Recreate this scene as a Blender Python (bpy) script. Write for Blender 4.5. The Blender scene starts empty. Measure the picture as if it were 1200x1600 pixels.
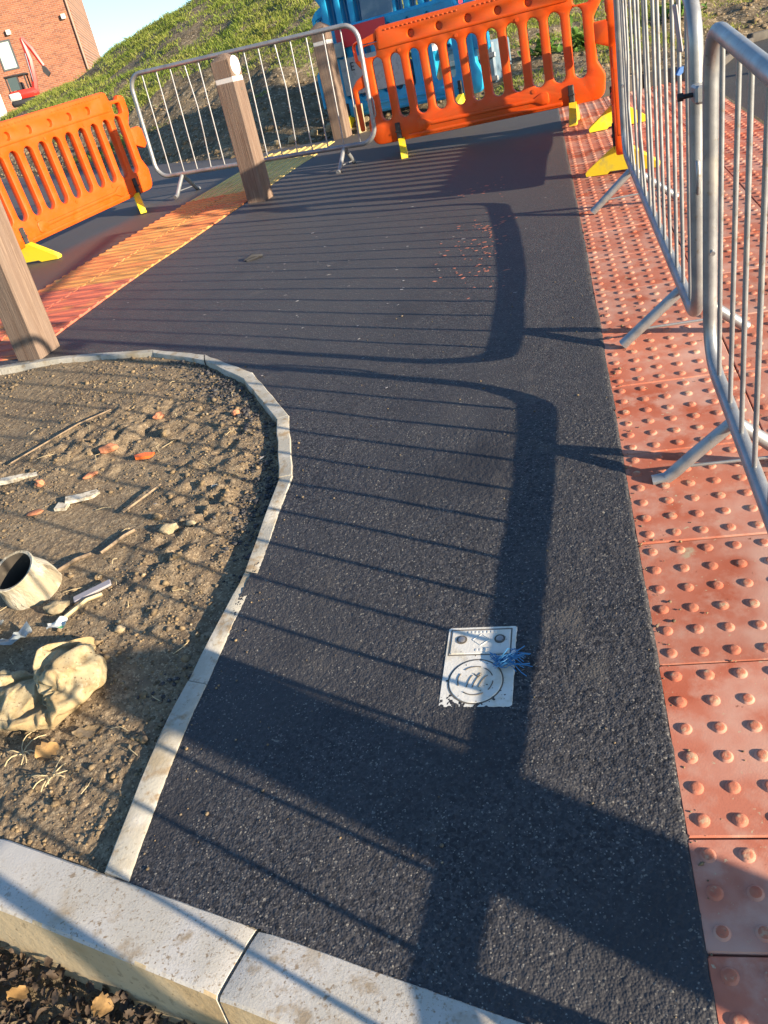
import bpy, math, random
import numpy as np
from mathutils import Vector, Matrix, noise as mnoise

random.seed(7)
rng = np.random.default_rng(11)
SC = bpy.context.scene
COL = SC.collection

# ------------------------------------------------------------------ camera
cam_d = bpy.data.cameras.new('camera')
cam = bpy.data.objects.new('camera', cam_d)
COL.objects.link(cam)
cam_d.sensor_fit = 'VERTICAL'
cam_d.sensor_height = 36.0
cam_d.sensor_width = 27.0
cam_d.lens = 1289.1 / 1600 * 36.0
cam_d.clip_start = 0.05
cam_d.clip_end = 600
cam.matrix_world = Matrix(((0.96621176, 0.1003782, 0.23740063, -0.11652422),
                           (0.15735621, 0.49976703, -0.85174641, -1.08653807),
                           (-0.20414178, 0.86032386, 0.46708564, 1.34527003),
                           (0, 0, 0, 1)))
SC.camera = cam

# ------------------------------------------------------------------ light
EL = math.radians(12.4)
SUN = Vector((math.cos(EL) * .9015, -math.cos(EL) * .4328, math.sin(EL)))
wd = bpy.data.worlds.new('World')
SC.world = wd
wd.use_nodes = True
nt = wd.node_tree
sky = nt.nodes.new('ShaderNodeTexSky')
sky.sky_type = 'NISHITA'
sky.sun_disc = False
sky.sun_elevation = EL
sky.sun_rotation = math.atan2(SUN.x, SUN.y)
sky.dust_density = 0.3
sky.ozone_density = 3.5
sky.air_density = 1.0
nt.links.new(sky.outputs[0], nt.nodes['Background'].inputs[0])
nt.nodes['Background'].inputs[1].default_value = 0.10
sl = bpy.data.lights.new('sun', 'SUN')
sl.energy = 4.6
sl.angle = math.radians(0.53)
sl.color = (1.0, 0.83, 0.62)
so = bpy.data.objects.new('sun', sl)
COL.objects.link(so)
so.rotation_euler = SUN.to_track_quat('Z', 'Y').to_euler()
SC.view_settings.view_transform = 'Standard'
SC.view_settings.look = 'None'
SC.view_settings.gamma = 1.0
SC.view_settings.use_curve_mapping = False
SC.view_settings.exposure = 1.62

# ------------------------------------------------------------------ ground profile (the path is a ramp that eases off)
GB, GC, GL = 0.1865, -0.0164, 3.9


def zg(y):
    y = np.asarray(y, float)
    a = GB * y + GC * np.where(y > 0, y * y, 0)
    b = GB * GL + GC * GL * GL + (GB + 2 * GC * GL) * (y - GL)
    return np.where(y < GL, a, b)


def gz(y):
    return float(zg(y))


def slope(y):
    return (gz(y + .05) - gz(y - .05)) / .1


# ------------------------------------------------------------------ noise
_lat = rng.random((64, 256, 256)).astype(np.float32)


def vnoise(x, y, s, k=0):
    x = np.asarray(x, float) / s + 1000.3
    y = np.asarray(y, float) / s + 1000.7
    xi = np.floor(x).astype(int); yi = np.floor(y).astype(int)
    fx = x - xi; fy = y - yi
    fx = fx * fx * (3 - 2 * fx); fy = fy * fy * (3 - 2 * fy)
    L = _lat[k % 64]
    a = L[xi % 256, yi % 256]; b = L[(xi + 1) % 256, yi % 256]
    c = L[xi % 256, (yi + 1) % 256]; d = L[(xi + 1) % 256, (yi + 1) % 256]
    return (a * (1 - fx) + b * fx) * (1 - fy) + (c * (1 - fx) + d * fx) * fy - .5


def stones(x, y, cell, k):
    """height of a packed bed of rounded chippings, 0..1"""
    gx = np.floor(x / cell).astype(int); gy = np.floor(y / cell).astype(int)
    best = np.full(np.shape(x), -9.)
    for i in (-1, 0, 1):
        for j in (-1, 0, 1):
            cx = gx + i; cy = gy + j
            jx = _lat[k][cx % 256, cy % 256]; jy = _lat[k + 1][cx % 256, cy % 256]
            r = .45 + .35 * _lat[k + 2][cx % 256, cy % 256]
            h = _lat[k + 3][cx % 256, cy % 256]
            d2 = ((x / cell - cx - jx) ** 2 + (y / cell - cy - jy) ** 2) / (r * r)
            best = np.maximum(best, (.35 + .65 * h) * (1 - d2))
    return np.clip(best, -.25, 1)


# ------------------------------------------------------------------ materials
def mat(name, base, rough=.7, layers=(), bumps=(), coord='Object', rand=0., offs=False, spec=.5, metal=0., transl=None, wave=None, coat=0., stretch=None, roughvar=0.):
    """layers: (scale, detail, colour, lo, hi[, kind]); bumps: (scale, detail, strength, distance[, kind])"""
    m = bpy.data.materials.new(name)
    m.use_nodes = True
    t = m.node_tree; N = t.nodes; Lk = t.links
    bs = N['Principled BSDF']
    tc = N.new('ShaderNodeTexCoord')
    vec = tc.outputs[coord]
    if offs:
        oi_ = N.new('ShaderNodeObjectInfo'); vm = N.new('ShaderNodeVectorMath'); vm.operation = 'SCALE'; vm.inputs['Scale'].default_value = 37.
        cx_ = N.new('ShaderNodeCombineXYZ')
        for q in range(3): Lk.new(oi_.outputs['Random'], cx_.inputs[q])
        Lk.new(cx_.outputs[0], vm.inputs[0]); va = N.new('ShaderNodeVectorMath'); Lk.new(vec, va.inputs[0]); Lk.new(vm.outputs[0], va.inputs[1]); vec = va.outputs[0]
    if stretch:
        mp = N.new('ShaderNodeMapping'); mp.inputs['Scale'].default_value = stretch
        Lk.new(vec, mp.inputs[0]); vec = mp.outputs[0]

    def tex(kind, sc, det):
        if kind == 'ypos':
            s = N.new('ShaderNodeSeparateXYZ'); Lk.new(vec, s.inputs[0]); return s.outputs[1]
        if kind.startswith('voro'):
            n = N.new('ShaderNodeTexVoronoi'); n.inputs['Scale'].default_value = sc
            n.inputs['Randomness'].default_value = 1
            Lk.new(vec, n.inputs['Vector'])
            if kind == 'vorocol':
                s = N.new('ShaderNodeSeparateColor'); Lk.new(n.outputs['Color'], s.inputs[0]); return s.outputs[0]
            return n.outputs['Distance']
        n = N.new('ShaderNodeTexNoise'); n.inputs['Scale'].default_value = sc
        n.inputs['Detail'].default_value = det; n.inputs['Roughness'].default_value = .6
        Lk.new(vec, n.inputs['Vector'])
        return n.outputs['Fac']
    rgb = N.new('ShaderNodeRGB'); rgb.outputs[0].default_value = (*base, 1)
    cur = rgb.outputs[0]
    for ly in layers:
        sc, det, colr, lo, hi = ly[:5]
        kind = ly[5] if len(ly) > 5 else 'noise'
        f = tex(kind, sc, det)
        mr = N.new('ShaderNodeMapRange'); mr.inputs[1].default_value = lo; mr.inputs[2].default_value = hi
        Lk.new(f, mr.inputs[0])
        mx = N.new('ShaderNodeMix'); mx.data_type = 'RGBA'
        Lk.new(mr.outputs[0], mx.inputs[0]); Lk.new(cur, mx.inputs[6]); mx.inputs[7].default_value = (*colr, 1)
        cur = mx.outputs[2]
    if rand:
        oi = N.new('ShaderNodeObjectInfo')
        mr = N.new('ShaderNodeMapRange'); mr.inputs[3].default_value = 1 - rand; mr.inputs[4].default_value = 1 + rand
        Lk.new(oi.outputs['Random'], mr.inputs[0])
        hs = N.new('ShaderNodeHueSaturation'); Lk.new(mr.outputs[0], hs.inputs['Value']); Lk.new(cur, hs.inputs['Color'])
        cur = hs.outputs[0]
    Lk.new(cur, bs.inputs['Base Color'])
    bs.inputs['Roughness'].default_value = rough
    if roughvar:
        f = tex('noise', 14., 4.)
        mr = N.new('ShaderNodeMapRange'); mr.inputs[3].default_value = rough - roughvar; mr.inputs[4].default_value = rough + roughvar
        mr.inputs[1].default_value = .3; mr.inputs[2].default_value = .7
        Lk.new(f, mr.inputs[0]); Lk.new(mr.outputs[0], bs.inputs['Roughness'])
    bs.inputs['Metallic'].default_value = metal
    bs.inputs['Specular IOR Level'].default_value = spec
    bs.inputs['Coat Weight'].default_value = coat
    nrm = None
    for b in bumps:
        sc, det, st, dist = b[:4]
        kind = b[4] if len(b) > 4 else 'noise'
        f = tex(kind, sc, det)
        bp = N.new('ShaderNodeBump'); bp.inputs['Strength'].default_value = st; bp.inputs['Distance'].default_value = dist
        if kind == 'voro': bp.invert = True
        Lk.new(f, bp.inputs['Height'])
        if nrm: Lk.new(nrm, bp.inputs['Normal'])
        nrm = bp.outputs[0]
    if nrm: Lk.new(nrm, bs.inputs['Normal'])
    if transl:
        out = N['Material Output']
        tr = N.new('ShaderNodeBsdfTranslucent'); tr.inputs[0].default_value = (*transl[1], 1)
        ms = N.new('ShaderNodeMixShader'); ms.inputs[0].default_value = transl[0]
        Lk.new(bs.outputs[0], ms.inputs[1]); Lk.new(tr.outputs[0], ms.inputs[2]); Lk.new(ms.outputs[0], out.inputs[0])
    return m


def flat(name, c, rough=.6, **k):
    return mat(name, c, rough, **k)


M = {}
M['asphalt'] = mat('asphalt', (.027, .027, .030), .66,
    layers=[(215, 0, (.066, .064, .066), .30, 1., 'vorocol'), (140, 0, (.011, .011, .013), .60, .9, 'vorocol'),
            (.9, 3, (.042, .041, .043), .42, .7), (390, 0, (.18, .17, .15), .968, .980, 'vorocol'), (230, 0, (.16, .15, .13), .986, .992, 'vorocol'),
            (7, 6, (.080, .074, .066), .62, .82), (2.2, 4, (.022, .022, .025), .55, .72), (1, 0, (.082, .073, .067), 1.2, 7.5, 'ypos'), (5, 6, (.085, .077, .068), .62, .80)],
    bumps=[(190, 0, .5, .003, 'voro'), (420, 2, .3, .0012)], coord='Object', spec=.4)
M['road'] = mat('road_asphalt', (.040, .038, .035), .85, layers=[(1.5, 4, (.065, .058, .048), .4, .7), (190, 0, (.04, .04, .04), .6, .9, 'vorocol')],
    bumps=[(160, 0, .5, .004, 'voro')])
M['soil'] = mat('soil', (.205, .153, .095), .95,
    layers=[(3.5, 5, (.145, .106, .068), .45, .66), (38, 4, (.31, .24, .155), .5, .7), (120, 3, (.09, .066, .045), .52, .68),
            (11, 3, (.16, .12, .08), .55, .66), (230, 0, (.32, .25, .16), .86, .93, 'vorocol')],
    bumps=[(60, 6, .55, .012), (220, 4, .5, .004)], spec=.15)
M['bank'] = mat('bank_soil', (.19, .147, .092), .95,
    layers=[(.9, 5, (.10, .078, .048), .42, .62), (6, 5, (.26, .205, .13), .52, .7), (24, 4, (.075, .058, .038), .55, .7), (40, 0, (.32, .26, .18), .85, .92, 'vorocol')],
    bumps=[(9, 6, .9, .06), (40, 5, .7, .02)], spec=.1)
M['tactile'] = mat('red_tactile', (.43, .155, .10), .97,
    layers=[(3.2, 4, (.36, .095, .052), .46, .62), (14, 5, (.46, .235, .17), .47, .66), (2.3, 4, (.50, .29, .22), .50, .64),
            (70, 4, (.42, .34, .22), .66, .72), (8, 6, (.40, .33, .22), .66, .73), (30, 5, (.15, .06, .04), .68, .75)],
    bumps=[(260, 3, .25, .0015), (40, 4, .15, .002)], rand=.13, offs=True, spec=.08)
M['worn_top'] = mat('worn_blister_top', (.42, .15, .092), .95, layers=[(45, 4, (.44, .31, .20), .52, .66), (22, 3, (.40, .12, .075), .55, .68), (150, 3, (.24, .15, .1), .62, .7)],
    bumps=[(200, 4, .5, .002)], rand=.1, offs=True, spec=.08)
M['yellow_slab'] = mat('buff_tactile', (.66, .48, .16), .8, layers=[(5, 4, (.56, .38, .13), .45, .7), (60, 4, (.33, .24, .12), .6, .75)],
    bumps=[(200, 3, .3, .002)], rand=.1, offs=True, spec=.2)
M['red_slab'] = mat('red_bounce_buff_tactile', (.54, .14, .085), .82, layers=[(2.6, 3, (.60, .26, .09), .52, .66), (60, 4, (.34, .12, .08), .6, .75)], bumps=[(200, 3, .3, .002)], rand=.06, offs=True, spec=.2)  # nearest slabs: reddish bounce off the orange barrier painted into the colour
M['orange_slab'] = mat('bounce_tinted_buff_tactile', (.60, .27, .085), .82, layers=[(1.6, 3, (.62, .20, .075), .42, .62), (6, 4, (.56, .33, .12), .56, .72), (60, 4, (.34, .18, .09), .6, .75)],  # orange bounce light from the barrier painted into the buff colour
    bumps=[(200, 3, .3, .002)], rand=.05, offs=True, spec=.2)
M['concrete'] = mat('kerb_concrete', (.43, .405, .35), .88,
    layers=[(5, 5, (.49, .47, .43), .45, .62), (78, 2, (.25, .195, .135), .60, .70), (150, 2, (.22, .17, .12), .62, .72), (20, 4, (.30, .24, .165), .56, .70), (7, 5, (.33, .265, .18), .58, .72), (160, 3, (.30, .27, .22), .6, .72), (1.7, 3, (.47, .45, .41), .50, .62), (90, 3, (.30, .25, .18), .68, .74)],
    bumps=[(78, 2, -.45, .005), (190, 4, .35, .002)], spec=.2)
M['kerb_face'] = mat('clay_stained_kerb_face', (.50, .40, .25), .92, layers=[(4, 5, (.42, .31, .17), .45, .62), (30, 5, (.30, .235, .14), .58, .70), (90, 4, (.22, .165, .1), .62, .72)], bumps=[(40, 5, .4, .005)], spec=.15)
M['edging'] = mat('edging_concrete', (.36, .34, .285), .9,
    layers=[(14, 5, (.43, .41, .36), .48, .65), (80, 4, (.2, .17, .12), .6, .75), (22, 4, (.26, .20, .13), .54, .68), (6, 4, (.30, .25, .17), .5, .66)], bumps=[(120, 5, .45, .003)], rand=.08, spec=.2)
M['orange'] = mat('orange_plastic', (.74, .088, .005), .42, layers=[(9, 5, (.66, .115, .016), .5, .7), (50, 4, (.46, .13, .05), .64, .74), (3, 5, (.60, .10, .012), .5, .65), (140, 3, (.52, .16, .07), .68, .74)],
    bumps=[(60, 3, .05, .002)], transl=(.16, (.95, .09, .01)), spec=.4, roughvar=.12)
M['yellow_plastic'] = mat('yellow_plastic', (.74, .56, .02), .5, layers=[(12, 5, (.52, .42, .08), .52, .72), (40, 5, (.25, .2, .09), .66, .78)], bumps=[(70, 3, .1, .002)], rand=.05)
M['rubber'] = mat('black_rubber', (.02, .02, .022), .7, layers=[(20, 4, (.09, .085, .075), .55, .75)])
M['galv'] = mat('galvanised_steel', (.30, .31, .315), .45, layers=[(9, 5, (.22, .23, .24), .45, .65), (55, 5, (.23, .20, .16), .60, .72), (5, 4, (.40, .39, .35), .58, .70), (22, 5, (.22, .12, .07), .72, .78)],
    bumps=[(45, 4, .12, .002)], metal=.55, roughvar=.12)
M['timber'] = mat('bollard_timber', (.175, .125, .095), .85, layers=[(5, 6, (.135, .090, .065), .42, .60), (22, 5, (.225, .162, .118), .5, .66), (48, 4, (.09, .06, .045), .62, .72), (2, 3, (.18, .138, .108), .5, .7)],
    bumps=[(24, 6, .55, .006), (60, 4, .4, .003)], stretch=(5., 5., .2), spec=.22, rand=.06, offs=True)
M['white_band'] = mat('reflective_white', (.56, .53, .49), .5, layers=[(30, 4, (.5, .42, .34), .6, .75)])
M['disc'] = mat('reflector_white', (.86, .86, .84), .3)
M['white_paint'] = mat('white_cover_paint', (.60, .585, .53), .6, layers=[(26, 5, (.48, .43, .34), .56, .7), (11, 5, (.52, .47, .36), .5, .68), (90, 4, (.05, .045, .04), .66, .70)],
    bumps=[(90, 5, .3, .003)], spec=.35)
M['groove'] = mat('groove_dirt', (.11, .095, .075), .9)
M['bolt'] = mat('cover_bolt', (.35, .34, .33), .4, metal=.7)
M['blue_twine'] = mat('blue_twine', (.03, .17, .36), .55)
M['sack'] = mat('woven_sack', (.36, .295, .175), .88, layers=[(16, 4, (.25, .19, .10), .46, .62), (60, 4, (.42, .36, .24), .55, .7), (6, 4, (.30, .22, .115), .48, .62), (110, 2, (.17, .12, .07), .62, .70)],
    bumps=[(300, 2, .35, .002), (26, 5, .4, .01)], spec=.2)
M['pipe'] = mat('pale_cracked_plastic', (.42, .385, .30), .8, layers=[(20, 6, (.25, .21, .14), .50, .60), (60, 5, (.12, .10, .07), .60, .66), (7, 4, (.33, .28, .19), .5, .65)], bumps=[(28, 6, .8, .014)], stretch=(1, 1, .35), spec=.3)
M['pipe_inside'] = mat('painted_shade_pipe_lining', (.045, .037, .028), .95, layers=[(30, 5, (.10, .085, .06), .55, .7)])  # shade inside the pipe painted into the wall and fill colour
M['stone'] = mat('pale_stone', (.34, .275, .175), .9, layers=[(30, 5, (.22, .17, .10), .5, .7)], bumps=[(50, 6, .6, .008)], rand=.18, spec=.15)
M['pebble'] = mat('soil_pebbles', (.23, .168, .095), .95, layers=[(45, 2, (.10, .075, .048), .42, .6), (70, 2, (.33, .27, .18), .62, .7), (25, 2, (.15, .12, .085), .5, .6)], bumps=[(150, 3, .5, .003)], spec=.15)
M['brickbit'] = mat('brick_fragment', (.46, .19, .10), .9, layers=[(40, 5, (.32, .14, .08), .5, .7)], bumps=[(90, 5, .6, .004)], rand=.2, spec=.15)
M['orange_shard'] = mat('orange_shard', (.66, .14, .03), .5)
M['whitebit'] = mat('pale_shard', (.43, .40, .33), .8, layers=[(50, 4, (.22, .19, .14), .48, .62)], rand=.15)
M['stick'] = mat('dry_stick', (.22, .16, .10), .85, layers=[(60, 4, (.12, .085, .055), .45, .65)], rand=.25)
M['straw'] = mat('straw', (.46, .37, .21), .8)
M['film'] = mat('plastic_film', (.38, .42, .42), .25, layers=[(30, 4, (.2, .25, .27), .5, .65)], spec=.6, bumps=[(60, 4, .5, .006)], transl=(.3, (.5, .55, .55)))
M['wrapper'] = mat('green_white_wrapper', (.60, .61, .55), .45, layers=[(45, 2, (.06, .30, .12), .56, .60)], bumps=[(60, 4, .4, .006)])
M['leaf'] = mat('dead_leaf', (.055, .038, .026), .75, layers=[(30, 3, (.12, .08, .045), .5, .68), (60, 3, (.035, .026, .02), .5, .65)], rand=.35, bumps=[(90, 4, .4, .003)], spec=.35)
M['tanleaf'] = mat('tan_leaf', (.26, .155, .055), .75, layers=[(40, 4, (.15, .09, .035), .45, .62)], bumps=[(80, 4, .4, .003)], rand=.2)
M['blue'] = mat('blue_plastic', (.015, .33, .58), .42, layers=[(6, 4, (.02, .26, .47), .5, .68)], spec=.4, transl=(.08, (.02, .4, .7)))
M['sign'] = mat('grey_sign', (.40, .41, .40), .6, layers=[(30, 5, (.28, .29, .29), .5, .66)])
M['ink'] = mat('sign_ink', (.02, .025, .04), .6)
M['redboard'] = mat('red_board', (.60, .02, .03), .45)
M['whiteboard'] = mat('white_board', (.80, .80, .77), .45)
M['grass'] = mat('grass_blade', (.17, .23, .036), .6, layers=[(.8, 3, (.27, .28, .06), .42, .60), (9, 2, (.10, .155, .026), .52, .66), (30, 2, (.36, .32, .12), .58, .68)], transl=(.35, (.30, .38, .05)), spec=.2)
M['brick'] = None
M['red_machine'] = mat('red_machine_paint', (.48, .035, .025), .4, layers=[(6, 3, (.38, .04, .03), .5, .7)])
M['dark'] = mat('dark_rubber_track', (.025, .025, .027), .7)
M['cabglass'] = mat('cab_glass', (.05, .07, .07), .1, spec=.8)
M['ram'] = mat('hydraulic_ram', (.08, .07, .09), .3, metal=.6)
M['winglass'] = mat('window_blind_glass', (.42, .52, .46), .15, spec=.7)
M['winframe'] = mat('window_frame', (.07, .075, .08), .5)
M['lamp'] = mat('wall_lamp_body', (.62, .60, .54), .5)
M['downpipe'] = mat('downpipe_paint', (.30, .20, .15), .6)
M['bluetag'] = mat('blue_tag', (.02, .10, .30), .4)
M['plate'] = mat('grey_name_plate', (.30, .28, .29), .5)
M['scuff'] = mat('orange_shavings', (.40, .14, .085), .7, rand=.2)
M['palescuff'] = mat('pale_shavings', (.30, .28, .26), .8)
M['weed'] = mat('weed_leaf', (.10, .20, .03), .6, transl=(.25, (.2, .3, .04)))
M['stillage'] = mat('stillage_paint', (.10, .16, .21), .5, layers=[(8, 4, (.16, .21, .25), .5, .68)])
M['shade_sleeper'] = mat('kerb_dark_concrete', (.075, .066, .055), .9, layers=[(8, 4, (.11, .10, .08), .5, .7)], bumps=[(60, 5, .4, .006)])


def brick_material():
    m = bpy.data.materials.new('brickwork'); m.use_nodes = True
    t = m.node_tree; N = t.nodes; Lk = t.links; bs = N['Principled BSDF']
    tc = N.new('ShaderNodeTexCoord')
    mp = N.new('ShaderNodeMapping'); mp.inputs['Rotation'].default_value = (math.radians(90), 0, 0)
    Lk.new(tc.outputs['Object'], mp.inputs[0])
    b = N.new('ShaderNodeTexBrick')
    b.inputs['Scale'].default_value = 1.0
    b.inputs['Brick Width'].default_value = .225; b.inputs['Row Height'].default_value = .075
    b.inputs['Mortar Size'].default_value = .008
    b.inputs['Color1'].default_value = (.36, .135, .066, 1); b.inputs['Color2'].default_value = (.22, .078, .042, 1)
    b.inputs['Mortar'].default_value = (.31, .235, .175, 1)
    Lk.new(mp.outputs[0], b.inputs['Vector'])
    n = N.new('ShaderNodeTexNoise'); n.inputs['Scale'].default_value = 1.6; n.inputs['Detail'].default_value = 4
    Lk.new(tc.outputs['Object'], n.inputs['Vector'])
    mx = N.new('ShaderNodeMix'); mx.data_type = 'RGBA'; mx.blend_type = 'MULTIPLY'; mx.inputs[0].default_value = .5
    cr = N.new('ShaderNodeValToRGB'); cr.color_ramp.elements[0].position = .3; cr.color_ramp.elements[1].position = .7
    cr.color_ramp.elements[0].color = (.6, .55, .5, 1)
    Lk.new(n.outputs['Fac'], cr.inputs[0]); Lk.new(b.outputs['Color'], mx.inputs[6]); Lk.new(cr.outputs[0], mx.inputs[7])
    Lk.new(mx.outputs[2], bs.inputs['Base Color']); bs.inputs['Roughness'].default_value = .9
    bp = N.new('ShaderNodeBump'); bp.invert = True; bp.inputs['Strength'].default_value = .6; bp.inputs['Distance'].default_value = .01
    Lk.new(b.outputs['Fac'], bp.inputs['Height']); Lk.new(bp.outputs[0], bs.inputs['Normal'])
    return m


M['brick'] = brick_material()


# ------------------------------------------------------------------ mesh building
class MB:
    def __init__(self): self.v = []; self.f = []

    def add(self, vs, fs):
        o = len(self.v); self.v += [tuple(a) for a in vs]; self.f += [tuple(i + o for i in f) for f in fs]; return self

    def box(self, x0, x1, y0, y1, z0, z1, bev=0., mtx=None):
        b = min(bev, .45 * min(x1 - x0, y1 - y0, z1 - z0))
        if b <= 0:
            vs = [(x, y, z) for z in (z0, z1) for y in (y0, y1) for x in (x0, x1)]
            fs = [(0, 2, 3, 1), (4, 5, 7, 6), (0, 1, 5, 4), (2, 6, 7, 3), (0, 4, 6, 2), (1, 3, 7, 5)]
        else:
            def ring(z, i):
                return [(x0 + i + b, y0 + i, z), (x1 - i - b, y0 + i, z), (x1 - i, y0 + i + b, z), (x1 - i, y1 - i - b, z),
                        (x1 - i - b, y1 - i, z), (x0 + i + b, y1 - i, z), (x0 + i, y1 - i - b, z), (x0 + i, y0 + i + b, z)]
            vs = ring(z0, b * .7) + ring(z0 + b, 0) + ring(z1 - b, 0) + ring(z1, b * .7)
            fs = [tuple(range(7, -1, -1)), tuple(range(24, 32))]
            for r in range(3):
                for i in range(8):
                    j = (i + 1) % 8
                    fs.append((r * 8 + i, r * 8 + j, r * 8 + 8 + j, r * 8 + 8 + i))
        if mtx is not None: vs = [mtx @ Vector(a) for a in vs]
        return self.add(vs, fs)

    def tube(self, path, r, n=8, cap=True, closed=False):
        P = [Vector(a) for a in path]; K = len(P)
        rr = r if isinstance(r, (list, tuple)) else [r] * K
        vs = []; fs = []; prev = None
        for i in range(K):
            if closed: t = (P[(i + 1) % K] - P[i - 1])
            else: t = P[min(i + 1, K - 1)] - P[max(i - 1, 0)]
            t.normalize()
            if prev is None:
                a = Vector((0, 0, 1)) if abs(t.z) < .9 else Vector((1, 0, 0))
                u = t.cross(a).normalized()
            else:
                u = (prev - t * prev.dot(t)).normalized()
            prev = u; w = t.cross(u)
            for k in range(n):
                a = 2 * math.pi * k / n
                vs.append(P[i] + (u * math.cos(a) + w * math.sin(a)) * rr[i])
        R_ = K if closed else K - 1
        for i in range(R_):
            for k in range(n):
                j = (k + 1) % n; i2 = (i + 1) % K
                fs.append((i * n + k, i * n + j, i2 * n + j, i2 * n + k))
        if cap and not closed:
            fs.append(tuple(range(n - 1, -1, -1))); fs.append(tuple((K - 1) * n + k for k in range(n)))
        return self.add(vs, fs)

    def prism(self, poly, axis, a0, a1):
        """poly of (p,q) extruded along axis ('x','y','z')"""
        n = len(poly)
        def mk(p, q, a): return {'x': (a, p, q), 'y': (p, a, q), 'z': (p, q, a)}[axis]
        vs = [mk(p, q, a0) for p, q in poly] + [mk(p, q, a1) for p, q in poly]
        fs = [tuple(range(n - 1, -1, -1)), tuple(range(n, 2 * n))] + [(i, (i + 1) % n, n + (i + 1) % n, n + i) for i in range(n)]
        return self.add(vs, fs)

    def lathe(self, prof, n=16, mtx=None, cap=True):
        vs = []; fs = []
        for r, z in prof:
            for k in range(n):
                a = 2 * math.pi * k / n; vs.append(Vector((r * math.cos(a), r * math.sin(a), z)))
        for i in range(len(prof) - 1):
            for k in range(n):
                j = (k + 1) % n; fs.append((i * n + k, i * n + j, (i + 1) * n + j, (i + 1) * n + k))
        if cap:
            fs.append(tuple(range(n - 1, -1, -1))); fs.append(tuple((len(prof) - 1) * n + k for k in range(n)))
        if mtx is not None: vs = [mtx @ a for a in vs]
        return self.add(vs, fs)

    def mesh(self, name, material, smooth=None):
        me = bpy.data.meshes.new(name); me.from_pydata(self.v, [], self.f); me.validate()
        import bmesh
        bm = bmesh.new(); bm.from_mesh(me); bmesh.ops.recalc_face_normals(bm, faces=bm.faces); bm.to_mesh(me); bm.free()
        if material: me.materials.append(material)
        if smooth is not None: shade(me, smooth)
        return me

    def obj(self, name, material, parent=None, smooth=None):
        return link(name, self.mesh(name, material, smooth), parent)


def shade(me, ang):
    me.polygons.foreach_set('use_smooth', [True] * len(me.polygons))
    if ang < 180: me.set_sharp_from_angle(angle=math.radians(ang))


def link(name, me, parent=None, loc=None):
    o = bpy.data.objects.new(name, me); COL.objects.link(o)
    if parent: o.parent = parent
    if loc: o.location = loc
    return o


def tag(o, label=None, cat=None, group=None, kind=None):
    if label: o['label'] = label
    if cat: o['category'] = cat
    if group: o['group'] = group
    if kind: o['kind'] = kind
    return o


def empty(name, loc=(0, 0, 0), rz=0., **k):
    o = bpy.data.objects.new(name, None); COL.objects.link(o); o.location = loc; o.rotation_euler = (0, 0, rz)
    o.empty_display_size = .1
    return tag(o, **k)


def copy_tree(o, parent=None):
    c = o.copy(); COL.objects.link(c)
    if parent: c.parent = parent
    for ch in list(o.children): copy_tree(ch, c)
    return c


def grid_obj(name, xs, ys, zf, material, keep=None, parent=None, smooth=True):
    X, Y = np.meshgrid(xs, ys); Z = zf(X, Y)
    nx, ny = len(xs), len(ys)
    V = np.column_stack([X.ravel(), Y.ravel(), Z.ravel()])
    i = np.arange(nx - 1)[None, :] + np.arange(ny - 1)[:, None] * nx
    Q = np.stack([i, i + 1, i + 1 + nx, i + nx], -1).reshape(-1, 4)
    if keep is not None:
        cx = V[Q, 0].mean(1); cy = V[Q, 1].mean(1)
        Q = Q[keep(cx, cy)]
        us = np.unique(Q); mp = np.full(len(V), -1); mp[us] = np.arange(len(us)); V = V[us]; Q = mp[Q]
    return V, Q


def np_mesh(name, parts, material, smooth=True):
    Vs, Qs, o = [], [], 0
    for V, Q in parts:
        Vs.append(V); Qs.append(Q + o); o += len(V)
    V = np.concatenate(Vs); Q = np.concatenate(Qs); k = Q.shape[1]
    me = bpy.data.meshes.new(name)
    me.vertices.add(len(V)); me.vertices.foreach_set('co', V.astype(np.float32).ravel())
    me.loops.add(Q.size); me.loops.foreach_set('vertex_index', Q.astype(np.int32).ravel())
    me.polygons.add(len(Q)); me.polygons.foreach_set('loop_start', (np.arange(len(Q)) * k).astype(np.int32))
    me.update(calc_edges=True)
    if smooth: me.polygons.foreach_set('use_smooth', np.ones(len(Q), bool))
    me.materials.append(material)
    return me


def rock_mesh(name, r, seed, material, sq=(1, 1, .7), sub=2, rough=.35):
    import bmesh
    bm = bmesh.new(); bmesh.ops.create_icosphere(bm, subdivisions=sub, radius=1)
    for v in bm.verts:
        d = 1 + rough * mnoise.noise(v.co * 1.3 + Vector((seed * 3.1, seed, 0))) + rough * .5 * mnoise.noise(v.co * 3 + Vector((seed, 9, seed)))
        v.co = Vector((v.co.x * d * sq[0] * r, v.co.y * d * sq[1] * r, v.co.z * d * sq[2] * r))
    me = bpy.data.meshes.new(name); bm.to_mesh(me); bm.free(); me.materials.append(material)
    shade(me, 40)
    return me


# ================================================================== SETTING
EDGE_OUT = [(-3.30, 2.69), (-3.036, 2.692), (-2.646, 2.686), (-2.082, 2.563), (-1.752, 2.396), (-1.433, 2.115), (-1.168, 1.694), (-1.059, 1.289), (-1.055, .805), (-1.082, .586), (-1.114, .237), (-1.118, -.092)]
EDGE_IN = [(-3.30, 2.64), (-3.01, 2.645), (-2.622, 2.641), (-2.065, 2.521), (-1.729, 2.329), (-1.46, 2.062), (-1.215, 1.68), (-1.108, 1.285), (-1.104, .825), (-1.134, .602), (-1.178, .249), (-1.184, -.072)]
KD = Vector((.9643, -.2647, 0)); KN = Vector((-.2647, -.9643, 0)); K0 = Vector((-1.489, .012, 0))


def kerb_back(x): return .012 + (x + 1.489) * (-.2647 / .9643)


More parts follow.
